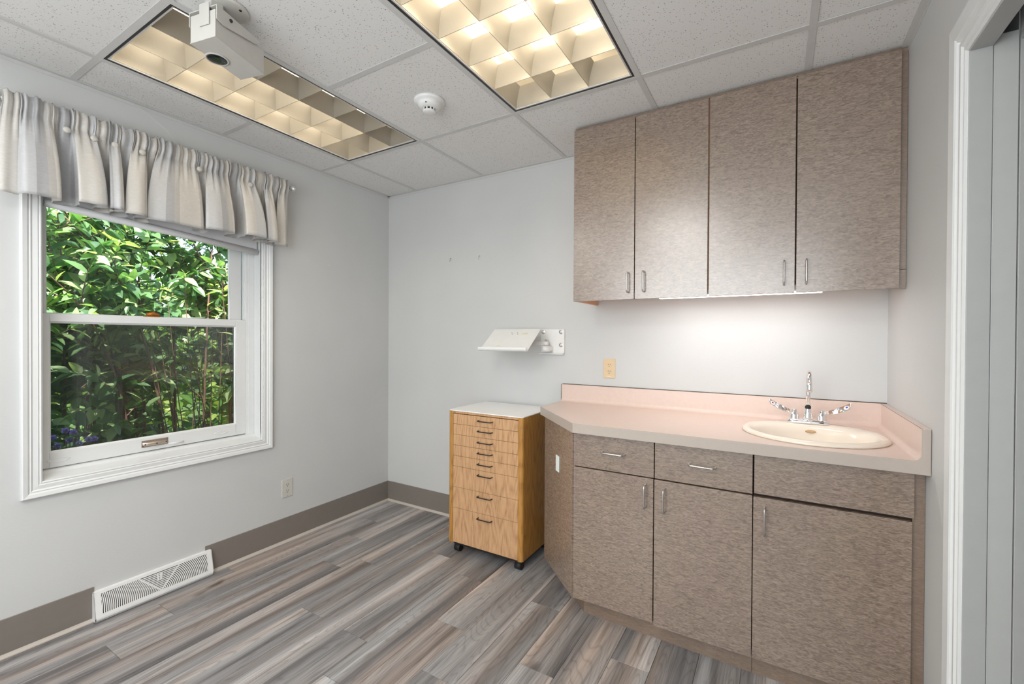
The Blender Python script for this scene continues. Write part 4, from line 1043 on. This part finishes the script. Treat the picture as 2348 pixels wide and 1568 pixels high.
for ri, (z, xb, wgt) in enumerate(rowsv):
    for ci, (yb, xf) in enumerate(bot):
        s = arc[ci]; yt = -2.068+(s/TL)*(-0.918+2.068)
        yt = 0.45*yt+0.55*yb
        y = yt*(1-wgt)+yb*wgt
        g = gather(s, 1.0 if wgt < 0.1 else max(0.0, 0.8-wgt*1.3))
        x = xb*(1-wgt)+xf*wgt+g
        dz = 0.006*math.sin(s*3.1+ph[3])*wgt+0.003*math.sin(s*17+ph[4])*(1-wgt)
        if xf < 0.075: dz -= 0.004*wgt
        if z > 2.24: dz += 0.004*math.sin(s*2*PI/0.06+ph[5])+0.003*math.sin(s*2*PI/0.019)
        vs.append((max(0.030, x), y, z+dz)); uvs.append((s/0.50+0.52, z))
mb = MB(); nr = len(rowsv)
mb.add(vs, [(i*ncol+k, i*ncol+k+1, (i+1)*ncol+k+1, (i+1)*ncol+k) for i in range(nr-1) for k in range(ncol-1)], True)
# back half of the rod sleeve
o = mb.build('cloth', FAB, va, recalc=False, solid=0.0012)
uvl = o.data.uv_layers.new(name='UVMap')
for lp in o.data.loops: uvl.data[lp.index].uv = uvs[lp.vertex_index]
vs = []; nk = 5
for k in range(nk+1):
    a = PI*k/nk
    for ci in range(0, ncol, 2):
        s = arc[ci]; yt = 0.45*(-2.068+(s/TL)*1.150)+0.55*bot[ci][0]
        vs.append((0.088-0.004-0.014*math.sin(a)+gather(s, 0.3), yt, 2.2335+0.036*math.cos(a)))
nc2 = len(range(0, ncol, 2)); mb = MB(); mb.add(vs, [(i*nc2+k, i*nc2+k+1, (i+1)*nc2+k+1, (i+1)*nc2+k) for i in range(nk) for k in range(nc2-1)], True)
mb.build('sleeve_back', plain('sleeve_grey', (0.40, 0.39, 0.375), 0.6), va, recalc=False)
BTN = plain('button_cloth', (0.55, 0.53, 0.49), 0.5)
for y, x in ((-1.915, 0.116), (-1.826, 0.108), (-1.754, 0.108), (-1.656, 0.116), (-1.415, 0.116), (-1.153, 0.110)):
    MB().lathe((x-0.004, y, 2.174), [(0.0125, 0), (0.0135, 0.003), (0.012, 0.007), (0.007, 0.0095), (0, 0.0105)], 18, axis=(1, 0, 0)).build('button', BTN, va)

# ================================================================== GARDEN
def leaf_mesh(name, L=1.0, Wd=0.42, fold=0.16, curl=0.25):
    # pointed oval leaf, two halves folded on the midrib, tip curling down; unit length
    st = [(0.0, 0.0), (0.14, 0.62), (0.38, 1.0), (0.66, 0.78), (0.87, 0.36), (1.0, 0.0)]
    v = []; f = []
    for i, (t, w_) in enumerate(st):
        z = -curl*t*t; hw = Wd/2*w_
        v.append((t, 0, z))
        if 0 < i < len(st)-1: v.append((t, hw, z+fold*hw*2)); v.append((t, -hw, z+fold*hw*2))
    # indices: 0; (1,2,3);(4,5,6);(7,8,9);(10,11,12);13
    f = [(0, 1, 2), (0, 3, 1)]
    for i in range(3):
        a = 1+3*i; b_ = a+3
        f += [(a, b_, b_+1, a+1), (a, a+2, b_+2, b_)]
    f += [(10, 13, 11), (10, 12, 13)]
    return [Vector(p) for p in v], f
LV, LF = leaf_mesh('leaf')
def leaf_meshdata(nm, mat):
    me = bpy.data.meshes.new(nm); me.from_pydata(LV, [], LF); me.materials.append(mat)
    for p in me.polygons: p.use_smooth = True
    return me
sh = thing('shrub', 'large leafy green shrub with reddish stems right outside the window', 'shrub', (-1.5, -0.9, -0.35))
gr = random.Random(11)
def catmull(pts, n):
    out = []
    for i in range(len(pts)-1):
        p0, p1, p2, p3 = pts[max(0, i-1)], pts[i], pts[i+1], pts[min(len(pts)-1, i+2)]
        for k in range(n):
            t = k/n; out.append(0.5*((2*p1)+(-p0+p2)*t+(2*p0-5*p1+4*p2-p3)*t*t+(-p0+3*p1-3*p2+p3)*t**3))
    out.append(pts[-1]); return out
leaves = []     # (pos, quaternion, length)
def add_leaves(pts, start, dens, lmin, lmax):
    for i in range(int(start*len(pts)), len(pts)-1):
        p, q = pts[i], pts[i+1]; d = (q-p)
        if d.length < 1e-5: continue
        dn = d.normalized()
        for _ in range(dens if dens >= 1 else (1 if gr.random() < dens else 0)):
            ang = gr.random()*2*PI
            a = dn.cross(Vector((0, 0, 1)));  a = a.normalized() if a.length > 1e-3 else Vector((1, 0, 0))
            b_ = dn.cross(a)
            out = (a*math.cos(ang)+b_*math.sin(ang)+dn*0.7+Vector((0, 0, -0.10))).normalized()
            nrm = (Vector((0.25, -0.1, 1))+Vector((gr.uniform(-.6, .6), gr.uniform(-.6, .6), gr.uniform(-.3, .3)))).normalized()
            yv = nrm.cross(out).normalized(); zv = out.cross(yv)
            m3 = Matrix((out, yv, zv)).transposed()
            leaves.append((p+d*gr.random(), m3, gr.uniform(lmin, lmax)))
branch_objs = 0
def branch(pts, r0, r1, dens=1, start=0.25, lmin=0.085, lmax=0.145, asobj=True, store=None):
    pp = catmull([Vector(p) for p in pts], 5); n = len(pp)
    rad_ = [r0+(r1-r0)*i/(n-1) for i in range(n)]
    if asobj: MB().tube(pp, rad_, 6).build('branch', BARK, sh, recalc=False)
    else: store.tube(pp, rad_, 4, caps=False)
    add_leaves(pp, start, dens, lmin, lmax)
    return pp
twigs = MB()
for i in range(58):
    # canes rise from a clump and arch outward; the clump reaches along the wall
    by = gr.uniform(-2.7, 0.9); bx_ = gr.uniform(-2.3, -1.45)
    top = gr.uniform(1.7, 2.75)
    dx, dy = gr.uniform(-0.3, 0.55), gr.uniform(-0.9, 0.25)
    p0 = Vector((bx_, by, -0.36)); p1 = Vector((bx_+dx*0.2, by+dy*0.2, top*0.4)); p2 = Vector((bx_+dx*0.6, by+dy*0.6, top*0.8)); p3 = Vector((min(-0.95, bx_+dx*1.1), by+dy*1.15, top))
    right = by+dy*0.5 > -0.95
    pp = branch([p0, p1, p2, p3], gr.uniform(0.009, 0.016), 0.003, 2, 0.35 if right else 0.15)
    for j in range(14):
        k = int(gr.uniform(0.15 if not right else 0.3, 0.98)*(len(pp)-1)); q = pp[k]
        d = Vector((gr.uniform(-0.5, 0.6), gr.uniform(-0.9, 0.6), gr.uniform(0.0, 0.75))).normalized()*gr.uniform(0.22, 0.55)
        e = q+d; e.x = min(e.x, -0.85)
        m_ = q+d*0.5+Vector((0, 0, 0.05)); m_.x = min(m_.x, -0.85)
        branch([q, m_, e], 0.004, 0.0015, 2, 0.1, asobj=False, store=twigs)
for i in range(46):      # thin bare stems, thickest to the right of the view
    by = gr.uniform(-0.9, 0.3); bx_ = gr.uniform(-2.1, -1.1)
    p0 = Vector((bx_, by, -0.36)); p3 = Vector((bx_+gr.uniform(-0.1, 0.25), by+gr.uniform(-0.35, 0.15), gr.uniform(1.2, 1.9)))
    branch([p0, (p0+p3)/2+Vector((gr.uniform(-.06, .06), gr.uniform(-.06, .06), 0)), p3], 0.006, 0.002, 1, 0.8, asobj=False, store=twigs)
o = twigs.build('twigs', BARK, sh, recalc=False); o['kind'] = 'stuff'
# the 300 leaves that show largest are objects, the rest one mass
def depth_key(l):
    d = (l[0]-CAM); c = d.dot(fw); u = d.dot(r2)/c; v = d.dot(u2)/c
    ins = (-1.05 < u < -0.62) and (-0.24 < v < 0.30)
    return (0 if ins else 1, c/l[2])
leaves.sort(key=depth_key)
lm = leaf_meshdata('leaf', LEAF); off = wloc(sh)
for p, m3, L in leaves[:300]:
    o = bpy.data.objects.new('leaf', lm); COL.objects.link(o); o.parent = sh
    o.matrix_local = Matrix.Translation(p-off) @ m3.to_4x4() @ Matrix.Diagonal((L, L*gr.uniform(0.9, 1.25), L, 1))
def leaf_mass(name, items, mat, parent):
    off = wloc(parent); V = []; F = []
    for p, m3, L in items:
        b_ = len(V); wq = gr.uniform(0.9, 1.25)
        for v in LV: V.append(p-off+m3 @ Vector((v.x*L, v.y*L*wq, v.z*L)))
        F += [tuple(i+b_ for i in f) for f in LF]
    me = bpy.data.meshes.new(name); me.from_pydata(V, [], F); me.materials.append(mat)
    o = bpy.data.objects.new(name, me); COL.objects.link(o); o.parent = parent; o['kind'] = 'stuff'
    return o
leaf_mass('foliage', leaves[300:], LEAF, sh)
# purple flowers low in front of the shrub
fp_ = thing('flowering_plant', 'low plant with small purple blossoms at the lower left of the window view', 'plant', (-0.85, -1.65, -0.35))
st = MB(); fl_items = []
for k, (y, z) in enumerate(((-1.667, 0.752), (-1.640, 0.742), (-1.695, 0.665), (-1.565, 0.682), (-1.545, 0.684), (-1.60, 0.66), (-1.72, 0.72), (-1.655, 0.70))):
    x = -0.9+0.03*math.sin(k*2.1); st.tube([(x+0.05, -1.65, -0.35), (x+0.03, (y-1.65)/2, 0.3), (x, y, z)], 0.0025, 5)
    mb = MB()
    for j in range(5):
        a = 2*PI*j/5+k; c = Vector((x, y+0.010*math.cos(a), z+0.010*math.sin(a)))
        mb.lathe(c, [(0.0, -0.002), (0.007, 0), (0.009, 0.002), (0.0, 0.004)], 8, axis=(1, 0.3*math.cos(a), 0.3+0.3*math.sin(a)))
    mb.build('blossom', PURPLE, fp_, recalc=False)
    for j in range(9):
        t = gr.random(); out = Vector((gr.uniform(-1, 1), gr.uniform(-1, 1), gr.uniform(-.2, .5))).normalized(); nrm = Vector((0.3, 0, 1)).normalized(); yv = nrm.cross(out).normalized(); zv = out.cross(yv)
        fl_items.append((Vector((x+0.02, (y-1.65)/2*(1-t)+y*t, 0.3+(z-0.32)*t)), Matrix((out, yv, zv)).transposed(), gr.uniform(0.04, 0.07)))
o = st.build('stems', BARK, fp_, recalc=False); o['kind'] = 'stuff'
leaf_mass('foliage', fl_items, LEAF, fp_)
# sunlit hedge and trees further off
def hedge(label, x0, x1, y0, y1, z1, n, lsz, seed, group='sunlit greenery beyond the shrub'):
    g = random.Random(seed)
    t = thing('hedge', label, 'hedge', ((x0+x1)/2, (y0+y1)/2, -0.35), group)
    it = []
    for _ in range(n):
        y = g.uniform(y0, y1); hgt = z1*(0.72+0.28*math.sin(y*1.7+seed)*math.sin(y*0.63+seed*2))
        z = -0.35+(hgt+0.35)*g.random()**0.8; x = g.uniform(x0, x1)
        out = Vector((g.uniform(-1, 1), g.uniform(-1, 1), g.uniform(-0.6, 0.5))).normalized()
        nrm = Vector((g.uniform(-.6, .9), g.uniform(-.6, .6), 1)).normalized(); yv = nrm.cross(out).normalized(); zv = out.cross(yv)
        it.append((Vector((x, y, z)), Matrix((out, yv, zv)).transposed(), g.uniform(*lsz)))
    leaf_mass('foliage', it, LEAFFAR, t)
    mb = MB()
    for _ in range(14):
        y = g.uniform(y0, y1); x = (x0+x1)/2; mb.tube([(x, y, -0.36), (x+g.uniform(-.2, .2), y+g.uniform(-.3, .3), z1*0.6)], [0.05, 0.015], 6)
    o = mb.build('stems', BARK, t, recalc=False); o['kind'] = 'stuff'
hedge('bright sunlit hedge seen through the gaps of the shrub', -6.4, -4.6, -3.5, 5.0, 2.3, 5200, (0.14, 0.26), 3)
hedge('taller loose trees behind the sunlit hedge against the sky', -15.5, -11.5, -6.0, 12.0, 5.4, 3000, (0.35, 0.60), 9)
